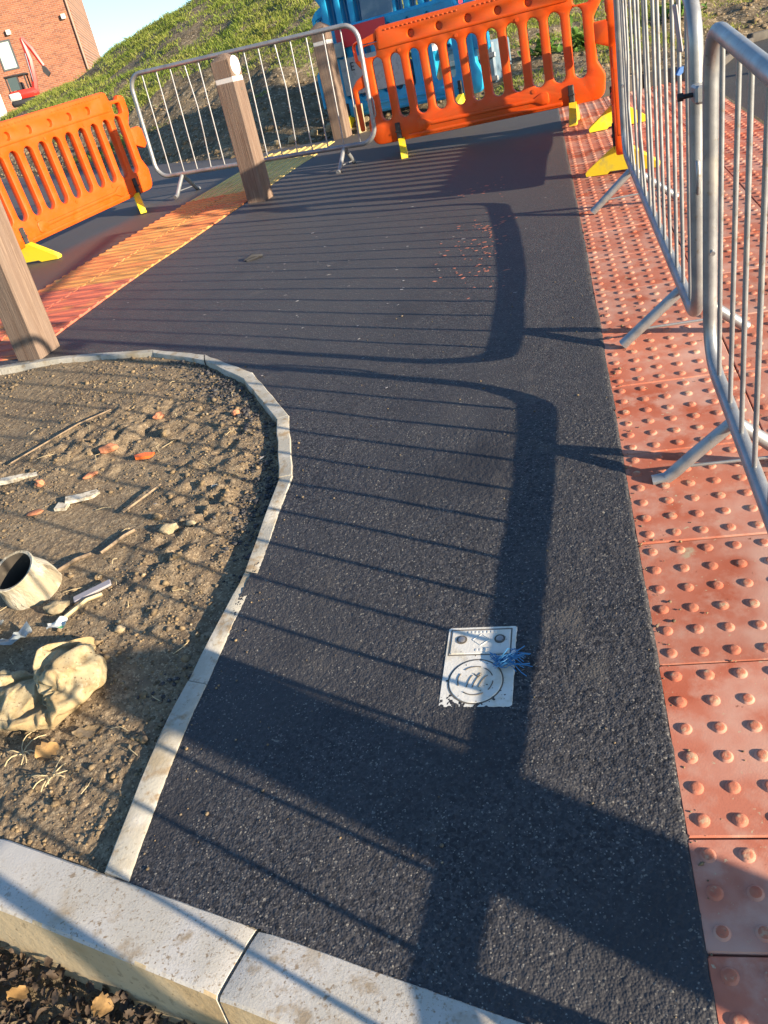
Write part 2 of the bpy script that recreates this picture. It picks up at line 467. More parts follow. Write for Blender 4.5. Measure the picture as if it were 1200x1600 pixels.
def inside_bed(x, y):
    """true where the point lies on the bed side of the edging's mid line"""
    mid = [((a[0] + b[0]) / 2, (a[1] + b[1]) / 2) for a, b in zip(EDGE_OUT, EDGE_IN)]
    py = np.array([m[1] for m in mid][::-1]); px = np.array([m[0] for m in mid][::-1])
    xe = np.interp(y, py, px)
    return (x < xe) & (y < 2.668)


# ---- asphalt footpath: chippings modelled near the camera
def asph_z(X, Y):
    f = np.clip((3.0 - Y) / 1.6, 0, 1)
    s = stones(X, Y, .0088, 4) * .0013 + stones(X + 3, Y + 5, .016, 12) * .0011
    und = vnoise(X, Y, .33, 1) * .008 + vnoise(X, Y, .11, 2) * .003
    z = zg(Y) + .003 + s * f + und * np.clip((4 - Y) / 2, 0, 1)
    e = np.clip((X + .001 + vnoise(X, Y, .03, 3) * .006) / .008, 0, 1)
    return z - e * .008


fine = grid_obj('a', np.arange(-1.16, .012, .0034), np.arange(-.45, 1.45, .0036), asph_z, None,
                keep=lambda x, y: (~inside_bed(x, y)) & (y > kerb_back(x) - .004) & (x < .006 + vnoise(x, y, .02, 5) * .004))
mid = grid_obj('b', np.arange(-3.3, .02, .010), np.arange(1.445, 3.2, .0105), asph_z, None,
               keep=lambda x, y: (~inside_bed(x, y)) & (x < .006 + vnoise(x, y, .03, 5) * .004))
far = grid_obj('c', np.concatenate([np.arange(-16, -.3, .12), np.array([-.3, -.2, -.1, -.05, -.02, -.008, 0., .006])]), np.arange(3.185, 14, .06),
               lambda X, Y: asph_z(X, Y) + vnoise(X, Y, .5, 1) * .008 * np.clip(Y - 3.2, 0, 1), None)
path = link('asphalt_path', np_mesh('asphalt_path', [fine, mid, far], M['asphalt']))
tag(path, kind='structure')

# ---- earth bed
def soil_z(X, Y):
    rough = np.clip(.45 + 1.6 * vnoise(X, Y, .45, 28), .15, 1.3)
    z = zg(Y) - .018 + vnoise(X, Y, .5, 20) * .024 + vnoise(X, Y, .16, 21) * .009 + (vnoise(X, Y, .06, 22) * .006 + vnoise(X, Y, .025, 23) * .0065 + vnoise(X, Y, .012, 29) * .005) * rough
    z += np.clip(stones(X, Y, .03, 24), 0, 1) * .0035 * np.clip(vnoise(X, Y, .25, 25) * 3, 0, 1)
    z += np.clip(stones(X, Y, .013, 30), 0, 1) * .0040 * rough
    # heap of turned earth along the curve of the edging
    z += .018 * np.exp(-(((X + 1.38) / .17) ** 2 + ((Y - 1.2) / .6) ** 2)) * (1 + 2 * vnoise(X, Y, .04, 26))
    z += .014 * np.exp(-(((X + 1.95) / .35) ** 2 + ((Y - 1.75) / .25) ** 2)) * (1 + 2.4 * vnoise(X, Y, .04, 27))
    return z


soil = grid_obj('s', np.arange(-3.3, -1.03, .006), np.arange(-.15, 2.67, .006), soil_z, None,
                keep=lambda x, y: inside_bed(x + .012, y) & (y > kerb_back(x) - .004))
bed = link('soil_bed', np_mesh('soil_bed', [soil], M['soil'])); tag(bed, kind='structure')


# ---- pale pin-kerb edging round the bed, stone by stone
edging = empty('bed_edging', kind='structure')
JOINTS = [0.0, 1.15, 2.05, 2.62, 3.05, 3.55, 4.06, 4.62, 5.8]


def along(poly):
    P = [Vector((a[0], a[1], 0)) for a in poly]; L = [0]
    for i in range(1, len(P)): L.append(L[-1] + (P[i] - P[i - 1]).length)
    return P, L


segs = [(0, 1), (1, 3), (3, 4), (4, 5), (5, 6), (6, 7), (7, 8), (8, 9.5), (9.5, 11)]


def edge_at(poly, t):
    i = min(int(t), len(poly) - 2); f = t - i
    return (poly[i][0] * (1 - f) + poly[i + 1][0] * f, poly[i][1] * (1 - f) + poly[i + 1][1] * f)


for a, b in segs:
    n = 7; g = .005
    ts = [a + g + (b - a - 2 * g) * i / n for i in range(n + 1)]
    mb = MB(); vs = []; fs = []
    lift = random.uniform(.004, .009)
    for t in ts:
        o = edge_at(EDGE_OUT, t); q = edge_at(EDGE_IN, t)
        jo = random.uniform(-.002, .002)
        for (x, y, dz) in ((o[0], o[1], -.09), (o[0], o[1], -.003), (o[0] * .93 + q[0] * .07, o[1] * .93 + q[1] * .07, 0),
                           (q[0] * .93 + o[0] * .07, q[1] * .93 + o[1] * .07, 0), (q[0], q[1], -.004), (q[0], q[1], -.09)):
            vs.append((x + jo, y + jo, gz(y) + lift + dz + random.uniform(-.0012, .0012)))
    for i in range(n):
        for k in range(6):
            j = (k + 1) % 6; fs.append((i * 6 + k, i * 6 + j, i * 6 + 6 + j, i * 6 + 6 + k))
    fs.append((0, 1, 2, 3, 4, 5)); fs.append(tuple(n * 6 + k for k in range(6)))
    mb.add(vs, fs); mb.obj('edging_stone', M['edging'], edging, 35)

# ---- big kerb along the bottom
kerb = empty('kerb', kind='structure')
cuts = [-1.6, .0, .7095, 1.62, 2.53]
for a, b in zip(cuts[:-1], cuts[1:]):
    mb = MB(); vs = []; fs = []; n = 26; prof = []
    for t, dz in ((0, -.15), (0, -.006), (.006, .0), (.035, .002), (.07, .002), (.105, .0015), (.128, .0008), (.1365, -.0003), (.1415, -.006), (.143, -.06), (.146, -.17)):
        prof.append((t, dz))
    for i in range(n + 1):
        s = a + .004 + (b - a - .008) * i / n
        ed = .004 if i in (0, n) else 0.
        for t, dz in prof:
            p = K0 + KD * s + KN * t
            zz = gz(K0.y + KD.y * s + .0) * 1.0 - .0
            vs.append((p.x, p.y, zz + .006 + dz - (ed if dz > -.03 else 0) + .0016 * mnoise.noise(Vector((s * 30, t * 60, 1)))))
    m_ = len(prof)
    for i in range(n):
        for k in range(m_ - 1): fs.append((i * m_ + k, i * m_ + k + 1, i * m_ + m_ + k + 1, i * m_ + m_ + k))
    fs.append(tuple(range(m_))); fs.append(tuple(n * m_ + k for k in range(m_)))
    mb.add(vs, fs); ko = mb.obj('kerb_stone', M['concrete'], kerb, 28); ko.data.materials.append(M['kerb_face'])
    for pf in ko.data.polygons:
        if pf.normal.y < -.75: pf.material_index = 1

# ---- lower ground in front of the kerb
chan = grid_obj('ch', np.arange(-4, 3, .02), np.arange(-2.2, .5, .02), lambda X, Y: zg(Y) - .145 + vnoise(X, Y, .2, 33) * .03 + vnoise(X, Y, .05, 34) * .012, None,
                keep=lambda x, y: y < kerb_back(x) - .10)
road_ch = link('verge_ground', np_mesh('verge_ground', [chan], M['bank'])); tag(road_ch, kind='structure')

# ---- red blister paving
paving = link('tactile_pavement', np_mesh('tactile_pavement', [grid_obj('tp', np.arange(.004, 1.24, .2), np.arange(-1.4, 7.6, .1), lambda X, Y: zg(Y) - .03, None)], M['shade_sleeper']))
tag(paving, kind='structure')


def slab_mesh(rows, h):
    mb = MB(); hx = .1985; hy = h / 2 - .0018
    mb.box(-hx, hx, -hy, hy, -.045, 0, .0035)
    N_ = 14
    for i in range(6):
        for j in range(rows):
            cx = (i - 2.5) * .4 / 6; cy = (j - (rows - 1) / 2) * .4 / 6
            prof = [(.0152, -.0006), (.0145, .0004), (.0128, .0020), (.0105, .0039), (.0085, .0048), (.005, .0051)]
            mb.lathe(prof, N_, Matrix.Translation((cx, cy, 0)))
    me = mb.mesh('paving_slab', M['tactile'], 32); me.materials.append(M['worn_top'])
    for pf in me.polygons:
        if pf.center.z > .0040: pf.material_index = 1
    return me


SL = slab_mesh(6, .4); SH = slab_mesh(3, .2)
rows = [(-.2, 0.)]
y = -.2
while y > -1.3: rows.append((y - .4, y)); y -= .4
y = 0.
while y < 7.35: rows.append((y, y + .4)); y += .4
for a, b in rows:
    for c in range(3):
        me = SH if b - a < .3 else SL
        o = link('paving_slab', me, paving)
        yc = (a + b) / 2; s = slope(yc)
        o.location = (.2 + c * .4 + random.uniform(-.0006, .0006), yc, gz(yc) - .001 + random.uniform(-.0012, .0012))
        o.rotation_euler = (math.atan(s) + random.uniform(-.002, .002), random.uniform(-.002, .002), random.choice([0, math.pi]) if False else random.uniform(-.0015, .0015))
        o.scale = (1, math.sqrt(1 + s * s), 1)

# ---- buff ribbed paving between path and cycle track
SO = Vector((-2.866, 3.073)); SD = Vector((.1044, .9945)); SW = Vector((-.9945, .1044))
strip = empty('ribbed_pavement', kind='structure')


def rib_mesh(kind):
    mb = MB(); mb.box(-.1985, .1985, -.1985, .1985, -.045, 0, .003)
    for k in range(4):
        c = -.15 + .1 * k; w = .016
        prof = [(c - w, -.001), (c - w * .8, .0065), (c + w * .8, .0065), (c + w, -.001)]
        if kind == 'ladder': mb.prism(prof, 'x', -.197, .197)
        else: mb.prism(prof, 'y', -.197, .197)
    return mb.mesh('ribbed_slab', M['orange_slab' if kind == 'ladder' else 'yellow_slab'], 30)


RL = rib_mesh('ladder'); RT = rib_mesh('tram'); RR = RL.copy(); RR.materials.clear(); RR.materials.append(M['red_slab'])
for r in range(14):
    s = -.33 + .4 * r
    for c in (0, 1):
        p = SO + SD * (s + .2) + SW * (.2 + .4 * c)
        if p.y < 2.86: continue
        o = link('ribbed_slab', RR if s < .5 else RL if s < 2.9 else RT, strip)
        sl_ = slope(p.y)
        o.location = (p.x, p.y, gz(p.y) + .009 + random.uniform(-.001, .001))
        o.rotation_euler = (math.atan(sl_), 0, math.atan2(SD.y, SD.x) - math.pi / 2)

# ---- side road right of the blister paving, kerb at its far end
rd = grid_obj('r', np.arange(1.24, 16, .2), np.arange(-4, 9.4, .1), lambda X, Y: zg(Y) - .02 + 0 * X, None)
road = link('side_road', np_mesh('side_road', [rd], M['road'])); tag(road, kind='structure')
fk = empty('far_kerb', kind='structure')
fpts = [(.25, 7.47), (.75, 7.47), (1.3, 7.5), (1.62, 8.3), (1.98, 9.15), (2.8, 9.55), (3.7, 9.95)]
for (x0, y0), (x1, y1) in zip(fpts[:-1], fpts[1:]):
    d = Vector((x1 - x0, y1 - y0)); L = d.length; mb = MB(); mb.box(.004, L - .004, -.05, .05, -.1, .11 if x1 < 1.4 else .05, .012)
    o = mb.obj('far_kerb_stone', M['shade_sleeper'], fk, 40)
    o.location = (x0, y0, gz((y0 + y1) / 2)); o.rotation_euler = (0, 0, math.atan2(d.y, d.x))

# ---- earth and grass bank behind
BX = np.array([-30, -9, -5.1, -3.5, -2.3, -1.0, .1, 1.2, 2.0, 4, 16]); BY = np.array([22, 12.4, 9.8, 8.6, 8.55, 8.1, 7.6, 7.6, 9.2, 10.1, 12])


def bank_d(X, Y): return (Y - np.interp(X, BX, BY)) * .85


def bank_z(X, Y):
    d = bank_d(X, Y); dp = np.clip(d, 0, None)
    up = np.where(X > 0, .17, .17 + .13 * np.clip(-X / 3, 0, 1))
    rise = up * (np.sqrt(dp * dp + .36) - .6) + .14 * np.clip(dp / .5, 0, 1)
    z = zg(Y) + rise
    crest = 3.45 + 1.1 * np.clip((X + 10.2) / 1.6, 0, 1) + .32 * np.exp(-((X + 11.8) / 1.2) ** 2) + .45 * np.clip((X + 10.6) / 1.4, 0, 1) + .40 * (X + 8.5) + .02 * (X + 8.5) ** 2 * (X > -8.5)
    crest = np.maximum(crest, 1.0 + .02 * Y)
    k = .5
    hgt = -np.log(np.exp(-z / k) + np.exp(-crest / k)) * k
    back = np.clip(Y - 19.5, 0, None); hgt = hgt - .45 * back
    n = vnoise(X, Y, 1.6, 40) * .16 + vnoise(X, Y, .5, 41) * .10 + vnoise(X, Y, .17, 42) * .06 + vnoise(X, Y, .07, 43) * .03
    return np.maximum(hgt + n * np.clip(dp / .8, 0, 1), -3) - .02 - .12 * (d < -.05)


bk = [grid_obj('b1', np.arange(-13, 4.2, .055), np.arange(7.2, 15, .055), bank_z, None, keep=lambda x, y: bank_d(x, y) > -.25),
      grid_obj('b2', np.arange(-34, 16, .25), np.arange(14.95, 34, .25), bank_z, None),
      grid_obj('b3', np.arange(-34, -12.9, .25), np.arange(10, 15, .25), bank_z, None, keep=lambda x, y: bank_d(x, y) > -.4),
      grid_obj('b4', np.arange(4.1, 16, .25), np.arange(8, 15, .25), bank_z, None, keep=lambda x, y: bank_d(x, y) > -.4)]
bank = link('earth_bank', np_mesh('earth_bank', bk, M['bank'])); tag(bank, kind='structure')
# the land falls away behind
lowland = link('lowland_ground', np_mesh('lowland_ground', [grid_obj('ll', np.arange(-400, 401, 40), np.arange(-200, 501, 40), lambda X, Y: -3.2 + 0 * X, None)], M['bank']))
tag(lowland, kind='structure')


def grass_cover(X, Y):
    d = bank_d(X, Y)
    n = vnoise(X, Y, 1.1, 50) * 1.2 + vnoise(X, Y, .35, 51) * .9
    edge = np.interp(X, [-30, -6.5, -5.5, -1.6, -1.0, 20], [1.0, 1.0, 2.3, 2.3, .75, .75])
    g = (d - edge) * .5 + n * 1.25
    return np.where(X < -5.5, np.minimum(g, .78 + 1.5 * n + .14 * np.clip(d - 4.5, 0, 9)), g)


def grass(n, x0, x1, y0, y1, hgt, wid):
    X = rng.uniform(x0, x1, n * 3); Y = rng.uniform(y0, y1, n * 3)
    g = grass_cover(X, Y); keep = (g > rng.uniform(0, .9, n * 3)) & (bank_d(X, Y) > .35)
    X = X[keep][:n]; Y = Y[keep][:n]; n = len(X)
    Z = bank_z(X, Y) - .012
    a = rng.uniform(0, 2 * np.pi, n); h = hgt * rng.uniform(.45, 1.3, n); w = wid * rng.uniform(.6, 1.3, n)
    lx = rng.normal(0, .45, n) * h; ly = rng.normal(0, .45, n) * h
    dx = np.cos(a) * w; dy = np.sin(a) * w
    A = np.stack([X - dx, Y - dy, Z], 1); B = np.stack([X + dx, Y + dy, Z], 1)
    Cc = np.stack([X + dx * .6 + lx * .45, Y + dy * .6 + ly * .45, Z + h * .6], 1); D = np.stack([X + lx, Y + ly, Z + h * .95], 1)
    V = np.stack([A, B, Cc, D], 1).reshape(-1, 3)
    i = np.arange(n) * 4
    return V, np.stack([i, i + 1, i + 2, i + 3], 1)


gr = [grass(120000, -10, 3.5, 8.2, 13.5, .05, .0045), grass(80000, -14, 1, 13, 20, .075, .008)]
go = link('bank_grass', np_mesh('bank_grass', gr, M['grass'], smooth=False)); tag(go, kind='stuff')

# clods and gravel on the bank and along its foot
def scatter_rocks(name, pts, sizes, material, seed=0, sub=1):
    import bmesh
    protos = []
    for s in range(5):
        me = rock_mesh('tmp', 1., s + seed, None, sq=(1, random.uniform(.7, 1), random.uniform(.5, .8)), sub=sub) if False else None
        bm = bmesh.new(); bmesh.ops.create_icosphere(bm, subdivisions=sub, radius=1)
        for v in bm.verts:
            d = 1 + .75 * mnoise.noise(v.co * 1.5 + Vector((s * 3.7 + seed, s, 0)))
            v.co = v.co * d; v.co.z *= .65
        bm.verts.ensure_lookup_table()
        protos.append((np.array([v.co[:] for v in bm.verts]), np.array([[v.index for v in f.verts] for f in bm.faces]))); bm.free()
    parts = []
    for p, s in zip(pts, sizes):
        V, Q = protos[random.randrange(5)]
        a = random.uniform(0, 6.28); c, sn = math.cos(a), math.sin(a)
        V2 = np.column_stack([(V[:, 0] * c - V[:, 1] * sn) * s, (V[:, 0] * sn + V[:, 1] * c) * s, V[:, 2] * s]) + np.array(p)
        parts.append((V2, Q))
    return np_mesh(name, parts, material, smooth=False)


pts = []; sz = []
while len(pts) < 2600:
    x = random.uniform(-9.5, 4); yy = float(np.interp(x, BX, BY)) + abs(random.gauss(0, 1.3))
    if yy > 14: continue
    s = min(.012 * math.exp(random.gauss(0, .6)), .07); pts.append((x, yy, float(bank_z(np.array(x), np.array(yy))) + s * .15)); sz.append(s)
o = link('bank_gravel', scatter_rocks('bank_gravel', pts, sz, M['pebble'], 3)); tag(o, kind='stuff')

# pebbles and crumbs lying on the bed
pts = []; sz = []
while len(pts) < 9000:
    x = random.uniform(-3.2, -1.08); yy = random.uniform(-.05, 2.64)
    dens = .35 + 1.1 * float(vnoise(x, yy, .35, 55)) + .9 * math.exp(-((x + 1.33) / .2) ** 2) + .5 * math.exp(-(((x + 1.9) / .4) ** 2 + ((yy - 1.7) / .4) ** 2))
    if random.random() > dens or not bool(inside_bed(np.array(x + .02), np.array(yy))) or yy < kerb_back(x) + .01: continue
    s = min(.0026 * math.exp(random.gauss(0, .55)), .013); pts.append((x, yy, float(soil_z(np.array(x), np.array(yy))) + s * .2)); sz.append(s)
o = link('bed_gravel', scatter_rocks('bed_gravel', pts, sz, M['pebble'], 9)); tag(o, kind='stuff')

pts = []; sz = []
while len(pts) < 1800:
    t = random.uniform(3.2, 9.6); q = edge_at(EDGE_IN, t); w = abs(random.gauss(0, .07)); x = q[0] - .012 - w * (1 if t > 5 else .6); yy = q[1] - w * (.9 if t < 6 else 0)
    if random.random() > .35 + float(vnoise(x, yy, .2, 60)) * 1.6 or not bool(inside_bed(np.array(x + .02), np.array(yy))): continue
    s = min(.0036 * math.exp(random.gauss(0, .5)), .014); pts.append((x, yy, float(soil_z(np.array(x), np.array(yy))) + s * .25)); sz.append(s)
o = link('asphalt_crumbs', scatter_rocks('asphalt_crumbs', pts, sz, M['asphalt'], 15)); tag(o, kind='stuff')

pts = []; sz = []
for k in range(420):
    x, yy = random.uniform(.01, 1.1), random.uniform(-.5, 4.5)
    if k % 3 == 0: x = abs(random.gauss(0, .02)) + .006
    if k % 5 == 0: yy = round(yy / .4) * .4 + random.gauss(0, .006)
    s = min(.0020 * math.exp(random.gauss(0, .5)), .006); pts.append((x, yy, gz(yy) + s * .4)); sz.append(s)
o = link('paving_grit', scatter_rocks('paving_grit', pts, sz, M['pebble'], 21)); tag(o, kind='stuff')
pts = []; sz = []
for k in range(260):
    x, yy = random.uniform(-1.15, -.01), random.uniform(-.35, 2.6)
    if k % 3 == 0: t = random.uniform(3.5, 11); q = edge_at(EDGE_OUT, min(t, 10.9)); x, yy = q[0] + abs(random.gauss(0, .05)), q[1] + random.gauss(0, .01)
    if bool(inside_bed(np.array(x - .04), np.array(yy))) or yy < kerb_back(x): continue
    s = min(.0017 * math.exp(random.gauss(0, .5)), .005); pts.append((x, yy, float(asph_z(np.array(x), np.array(yy))) + s * .5)); sz.append(s)
o = link('path_grit', scatter_rocks('path_grit', pts, sz, M['pebble'], 27)); tag(o, kind='stuff')

# ================================================================== THINGS
# ---- timber bollards
def bollard(x, y, label, h=1.07, disc=True, size=.165, rz=-.19):
    r = empty('timber_bollard', (x, y, gz(y)), rz, label=label, cat='bollard', group='square timber bollards along the path')
    s = size / 2
    mb = MB(); mb.box(-s, s, -s, s, -.15, h * .815, .007); mb.obj('post', M['timber'], r, 30)
    mb = MB(); mb.box(-s + .004, s - .004, -s + .004, s - .004, h * .812, h * .85, .003); mb.obj('reflective_band', M['white_band'], r, 30)
    # cap: short block with a low pyramid
    mb = MB(); z0, z1, z2 = h * .848, h * .955, h * 1.0; b = .007
    ring = lambda z, i: [(-s + i, -s + i + b, z), (-s + i + b, -s + i, z), (s - i - b, -s + i, z), (s - i, -s + i + b, z), (s - i, s - i - b, z), (s - i - b, s - i, z), (-s + i + b, s - i, z), (-s + i, s - i - b, z)]
    vs = ring(z0, 0) + ring(z1, 0) + ring(z1 + .006, .004) + ring(z2, s * .72)
    fs = [tuple(range(7, -1, -1)), tuple(range(24, 32))] + [(q * 8 + i, q * 8 + (i + 1) % 8, q * 8 + 8 + (i + 1) % 8, q * 8 + 8 + i) for q in range(3) for i in range(8)]
    mb.add(vs, fs); mb.obj('cap', M['timber'], r, 30)
    if disc:
        mb = MB(); mb.lathe([(.068, 0), (.068, .003), (.063, .005)], 28, Matrix.Translation((s - .0005, 0, h * .912)) @ Matrix.Rotation(math.pi / 2, 4, 'Y'))
        mb.obj('reflector', M['disc'], r, 30)
    mb = MB(); mb.lathe([(.011, 0), (.011, .002), (.006, .003)], 14, Matrix.Translation((s - .0005, .01, h * .76)) @ Matrix.Rotation(math.pi / 2, 4, 'Y'))
    mb.obj('screw_head', M['groove'], r, 30)
    return r


bollard(-2.845, 2.785, 'brown timber bollard at the corner of the earth bed, nearest of the three', 1.09)
bollard(-2.447, 5.815, 'brown timber bollard with white reflector disc standing in front of the steel barrier', 1.075)
bollard(-2.27, 8.53, 'brown timber bollard with a white band standing behind the steel barrier by the blue barriers', 1.10, disc=False)
bollard(1.82, -1.02, 'brown timber bollard out beyond the red blister paving', 1.07, size=.18, rz=.55)


# ---- plastic barriers
def rpoly(pts, r, n=5):
    out = []
    K = len(pts)
    for i in range(K):
        p = Vector(pts[i][:2]); a = Vector(pts[i - 1][:2]); b = Vector(pts[(i + 1) % K][:2])
        rr = pts[i][2] if len(pts[i]) > 2 else r
        da, db = a - p, b - p; la, lb = da.length, db.length
        da.normalize(); db.normalize(); ang = da.angle(db)
        t = min(rr / math.tan(ang / 2) if ang < 3.1 else 0, la * .48, lb * .48)
        if t < 1e-4: out.append(p); continue
        p0, p2 = p + da * t, p + db * t
        for k in range(n + 1):
            f = k / n; out.append(p0 * (1 - f) ** 2 + p * 2 * f * (1 - f) + p2 * f * f)
    return out


def inset2(lp, d):
    """move every point of a counter-clockwise loop inwards by d"""
    n = len(lp); out = []
    for i in range(n):
        a, p, b = lp[i - 1], lp[i], lp[(i + 1) % n]
        e0 = (p - a).normalized(); e1 = (b - p).normalized()
        nn = Vector((-e0.y - e1.y, e0.x + e1.x)); L = nn.length
        if L < 1e-6: out.append(p.copy()); continue
        nn /= L; c = max(.5, nn.dot(Vector((-e0.y, e0.x)))); out.append(p + nn * (d / c))
    return out


def area2(lp): return sum(lp[i - 1].x * lp[i].y - lp[i].x * lp[i - 1].y for i in range(len(lp))) / 2


def extruded(name, loops, half, bev, material):
    """plate with holes: loops in (x,z), thickness along y, chamfered rims"""
    import bmesh
    bm = bmesh.new(); L2 = []
    for k, lp in enumerate(loops):
        lp = [Vector(p[:2]) for i, p in enumerate(lp) if (Vector(p[:2]) - Vector(lp[i - 1][:2])).length > 1e-5]
        if (area2(lp) > 0) != (k == 0): lp = lp[::-1]
        L2.append(lp)
    for sgn in (-1, 1):
        edges = []
        for lp in L2:
            q = inset2(lp, bev); vs = [bm.verts.new((p.x, sgn * half, p.y)) for p in q]
            for i in range(len(vs)): edges.append(bm.edges.new((vs[i - 1], vs[i])))
        bmesh.ops.triangle_fill(bm, use_beauty=True, use_dissolve=False, edges=edges)
    for lp in L2:
        q = inset2(lp, bev); q2 = inset2(lp, bev * .3)
        rings = [[bm.verts.new((p.x, y_, p.y)) for p in pp] for pp, y_ in ((q, -half), (q2, -half + bev * .3), (lp, -half + bev), (lp, half - bev), (q2, half - bev * .3), (q, half))]
        for r0, r1 in zip(rings[:-1], rings[1:]):
            for i in range(len(lp)): bm.faces.new((r0[i - 1], r0[i], r1[i], r1[i - 1]))
    bmesh.ops.remove_doubles(bm, verts=bm.verts, dist=1e-5)
    bmesh.ops.recalc_face_normals(bm, faces=bm.faces)
    me = bpy.data.meshes.new(name); bm.to_mesh(me); bm.free(); me.materials.append(material); shade(me, 40)
    return me


US = [1 + (i - 5) * .1635 for i in range(11)]


def slot(cx, w, z0, z1, n=7):
    r = w / 2; pts = []
    for k in range(n + 1): a = math.pi * k / n; pts.append((cx + r * math.cos(a), z1 - r + r * math.sin(a)))
    for k in range(n + 1): a = math.pi + math.pi * k / n; pts.append((cx + r * math.cos(a), z0 + r + r * math.sin(a)))
    return [Vector(p) for p in pts]


def circ(cx, cz, r, n=16): return [Vector((cx + r * math.cos(2 * math.pi * k / n), cz + r * math.sin(2 * math.pi * k / n))) for k in range(n)]


def joined(name, meshes, material):
    import bmesh
    bm = bmesh.new()
    for m_ in meshes: bm.from_mesh(m_)
    me = bpy.data.meshes.new(name); bm.to_mesh(me); bm.free(); me.materials.append(material); shade(me, 40)
    return me


def barrier_panel(material, key):
    left = [(.02, .13, .09), (1.98, .13, .09), (2.0, .30, .08), (1.945, .40, .05), (1.945, .70, .05), (2.005, .79, .05), (2.01, .925, .05), (1.93, .945, .03), (1.915, .915, .02), (1.80, .915, .02),
            (1.785, .985, .03), (1.74, 1.0, .03)]
    right = [(2 - p[0], p[1], p[2]) for p in left[::-1]]
    outline = rpoly(left[:] + right[:-2] + [], .03) if False else rpoly(left + right[:-2], .03)
    holes = [slot(u, .098, .305, .79) for u in US]
    holes += [circ(u, .895, .027) for u in (.52, .76, 1.0, 1.24, 1.48)]
    holes += [rpoly([(.075, .80), (.195, .80), (.195, .885), (.075, .885)], .025), rpoly([(1.805, .80), (1.925, .80), (1.925, .885), (1.805, .885)], .025)]
    body = extruded('panel', [outline] + holes, .030, .011, material)
    # raised upper band with its own dimple holes, and dog-bone rib below
    band = extruded('band', [rpoly([(.215, .836), (1.785, .836), (1.775, .985), (1.74, .994), (.26, .994), (.225, .985)], .02)] + [circ(u, .895, .030) for u in (.52, .76, 1.0, 1.24, 1.48)], .038, .008, material)
    rib = extruded('rib', [rpoly([(.44, .175, .03), (.50, .175, .03), (.56, .205, .02), (1.44, .205, .02), (1.50, .175, .03), (1.56, .175, .03), (1.56, .265, .03), (1.50, .265, .03), (1.44, .235, .02), (.56, .235, .02), (.50, .265, .03), (.44, .265, .03)], .02)], .040, .009, material)
    toe = extruded('toe', [rpoly([(.34, .145, .02), (1.66, .145, .02), (1.66, .17, .02), (.34, .17, .02)], .01)], .036, .006, material)
    mb = MB()
    for u in (.52, .76, 1.0, 1.24, 1.48):
        mb.lathe([(.026, -.012), (.026, .012)], 16, Matrix.Translation((u, 0, .895)) @ Matrix.Rotation(math.pi / 2, 4, 'X'))
    for u0 in (.30, 1.06):
        for k in range(17): mb.box(u0 + k * .038, u0 + k * .038 + .02, -.0415, -.036, .962, .972, .001)
    # small bosses at the slot ends
    for i in range(len(US) - 1):
        if i % 3 == 1:
            mb.lathe([(.016, -.034), (.016, .034)], 10, Matrix.Translation(((US[i] + US[i + 1]) / 2 + .035, 0, .285)) @ Matrix.Rotation(math.pi / 2, 4, 'X'))
            mb.lathe([(.014, -.034), (.014, .034)], 10, Matrix.Translation(((US[i] + US[i + 1]) / 2 - .03, 0, .80)) @ Matrix.Rotation(math.pi / 2, 4, 'X'))
    return joined('panel', [body, band, rib, toe, mb.mesh('plug', material)], material)


def barrier_meshes(material):
    d = {'panel': barrier_panel(material, 'o')}
    # hook at the left end, lug at the right end
    hk = extruded('hook', [rpoly([(.06, .70), (-.03, .655), (-.085, .60), (-.085, .26), (-.05, .26), (-.045, .575), (.06, .60)], .02)], .018, .006, material)
    d['hook'] = hk
    d['lug'] = extruded('lug', [rpoly([(1.94, .66), (2.06, .66), (2.105, .63), (2.105, .50), (2.06, .47), (1.94, .52)], .02)], .024, .007, material)
    prof = [(-.275, 0), (-.28, .018), (-.265, .032), (-.05, .15), (.05, .15), (.265, .032), (.28, .018), (.275, 0), (.11, 0), (.09, .014), (-.09, .014), (-.11, 0)]
    mb = MB(); mb.prism(prof, 'x', -.028, .028); d['foot'] = mb.mesh('foot', M['yellow_plastic'], 30)
    mb = MB(); mb.box(-.022, .022, -.045, .045, .128, .275, .006); mb.box(-.026, .026, -.05, .05, .20, .212, .003); d['strap'] = mb.mesh('strap', M['rubber'], 30)
    return d


OM = barrier_meshes(M['orange'])


def barrier(x, y, ang, sl_, label, D=OM, base=None, group='orange plastic barriers', cat='barrier', feet=True, name='plastic_barrier', lean=0., turn=(0, 0), fl=1.):
    r = empty(name, (x, y, gz(y) if base is None else base), 0, label=label, cat=cat, group=group)
    r.rotation_euler = (Matrix.Rotation(ang, 3, 'Z') @ Matrix.Rotation(-math.atan(sl_), 3, 'Y') @ Matrix.Rotation(lean, 3, 'X')).to_euler()
    link('panel', D['panel'], r); link('hook', D['hook'], r); link('lug', D['lug'], r)
    if feet:
        for u, tr in zip((.265, 1.735), turn):
            f = link('foot', D['foot'], r); f.location = (u, 0, .002); f.rotation_euler = (0, 0, math.radians(tr)); f.scale = (1, fl, 1)
            s = link('strap', D['strap'], r); s.location = (u, 0, 0)
    return r


barrier(-1.595, 6.66, math.radians(-11.5), .010, 'orange slatted plastic barrier across the far end of the path, facing the camera', base=gz(6.66) - .024, turn=(20, 6), fl=.9)
barrier(-4.268, 4.842, math.radians(75.75), .062, 'orange slatted plastic barrier beyond the buff ribbed paving on the left', base=gz(4.842), turn=(6, -48))
bc = barrier(.276, 4.08, math.radians(86.0), .062, 'orange slatted plastic barrier seen edge-on beside the steel barriers', base=gz(4.08), fl=.76, turn=(-10, 4))


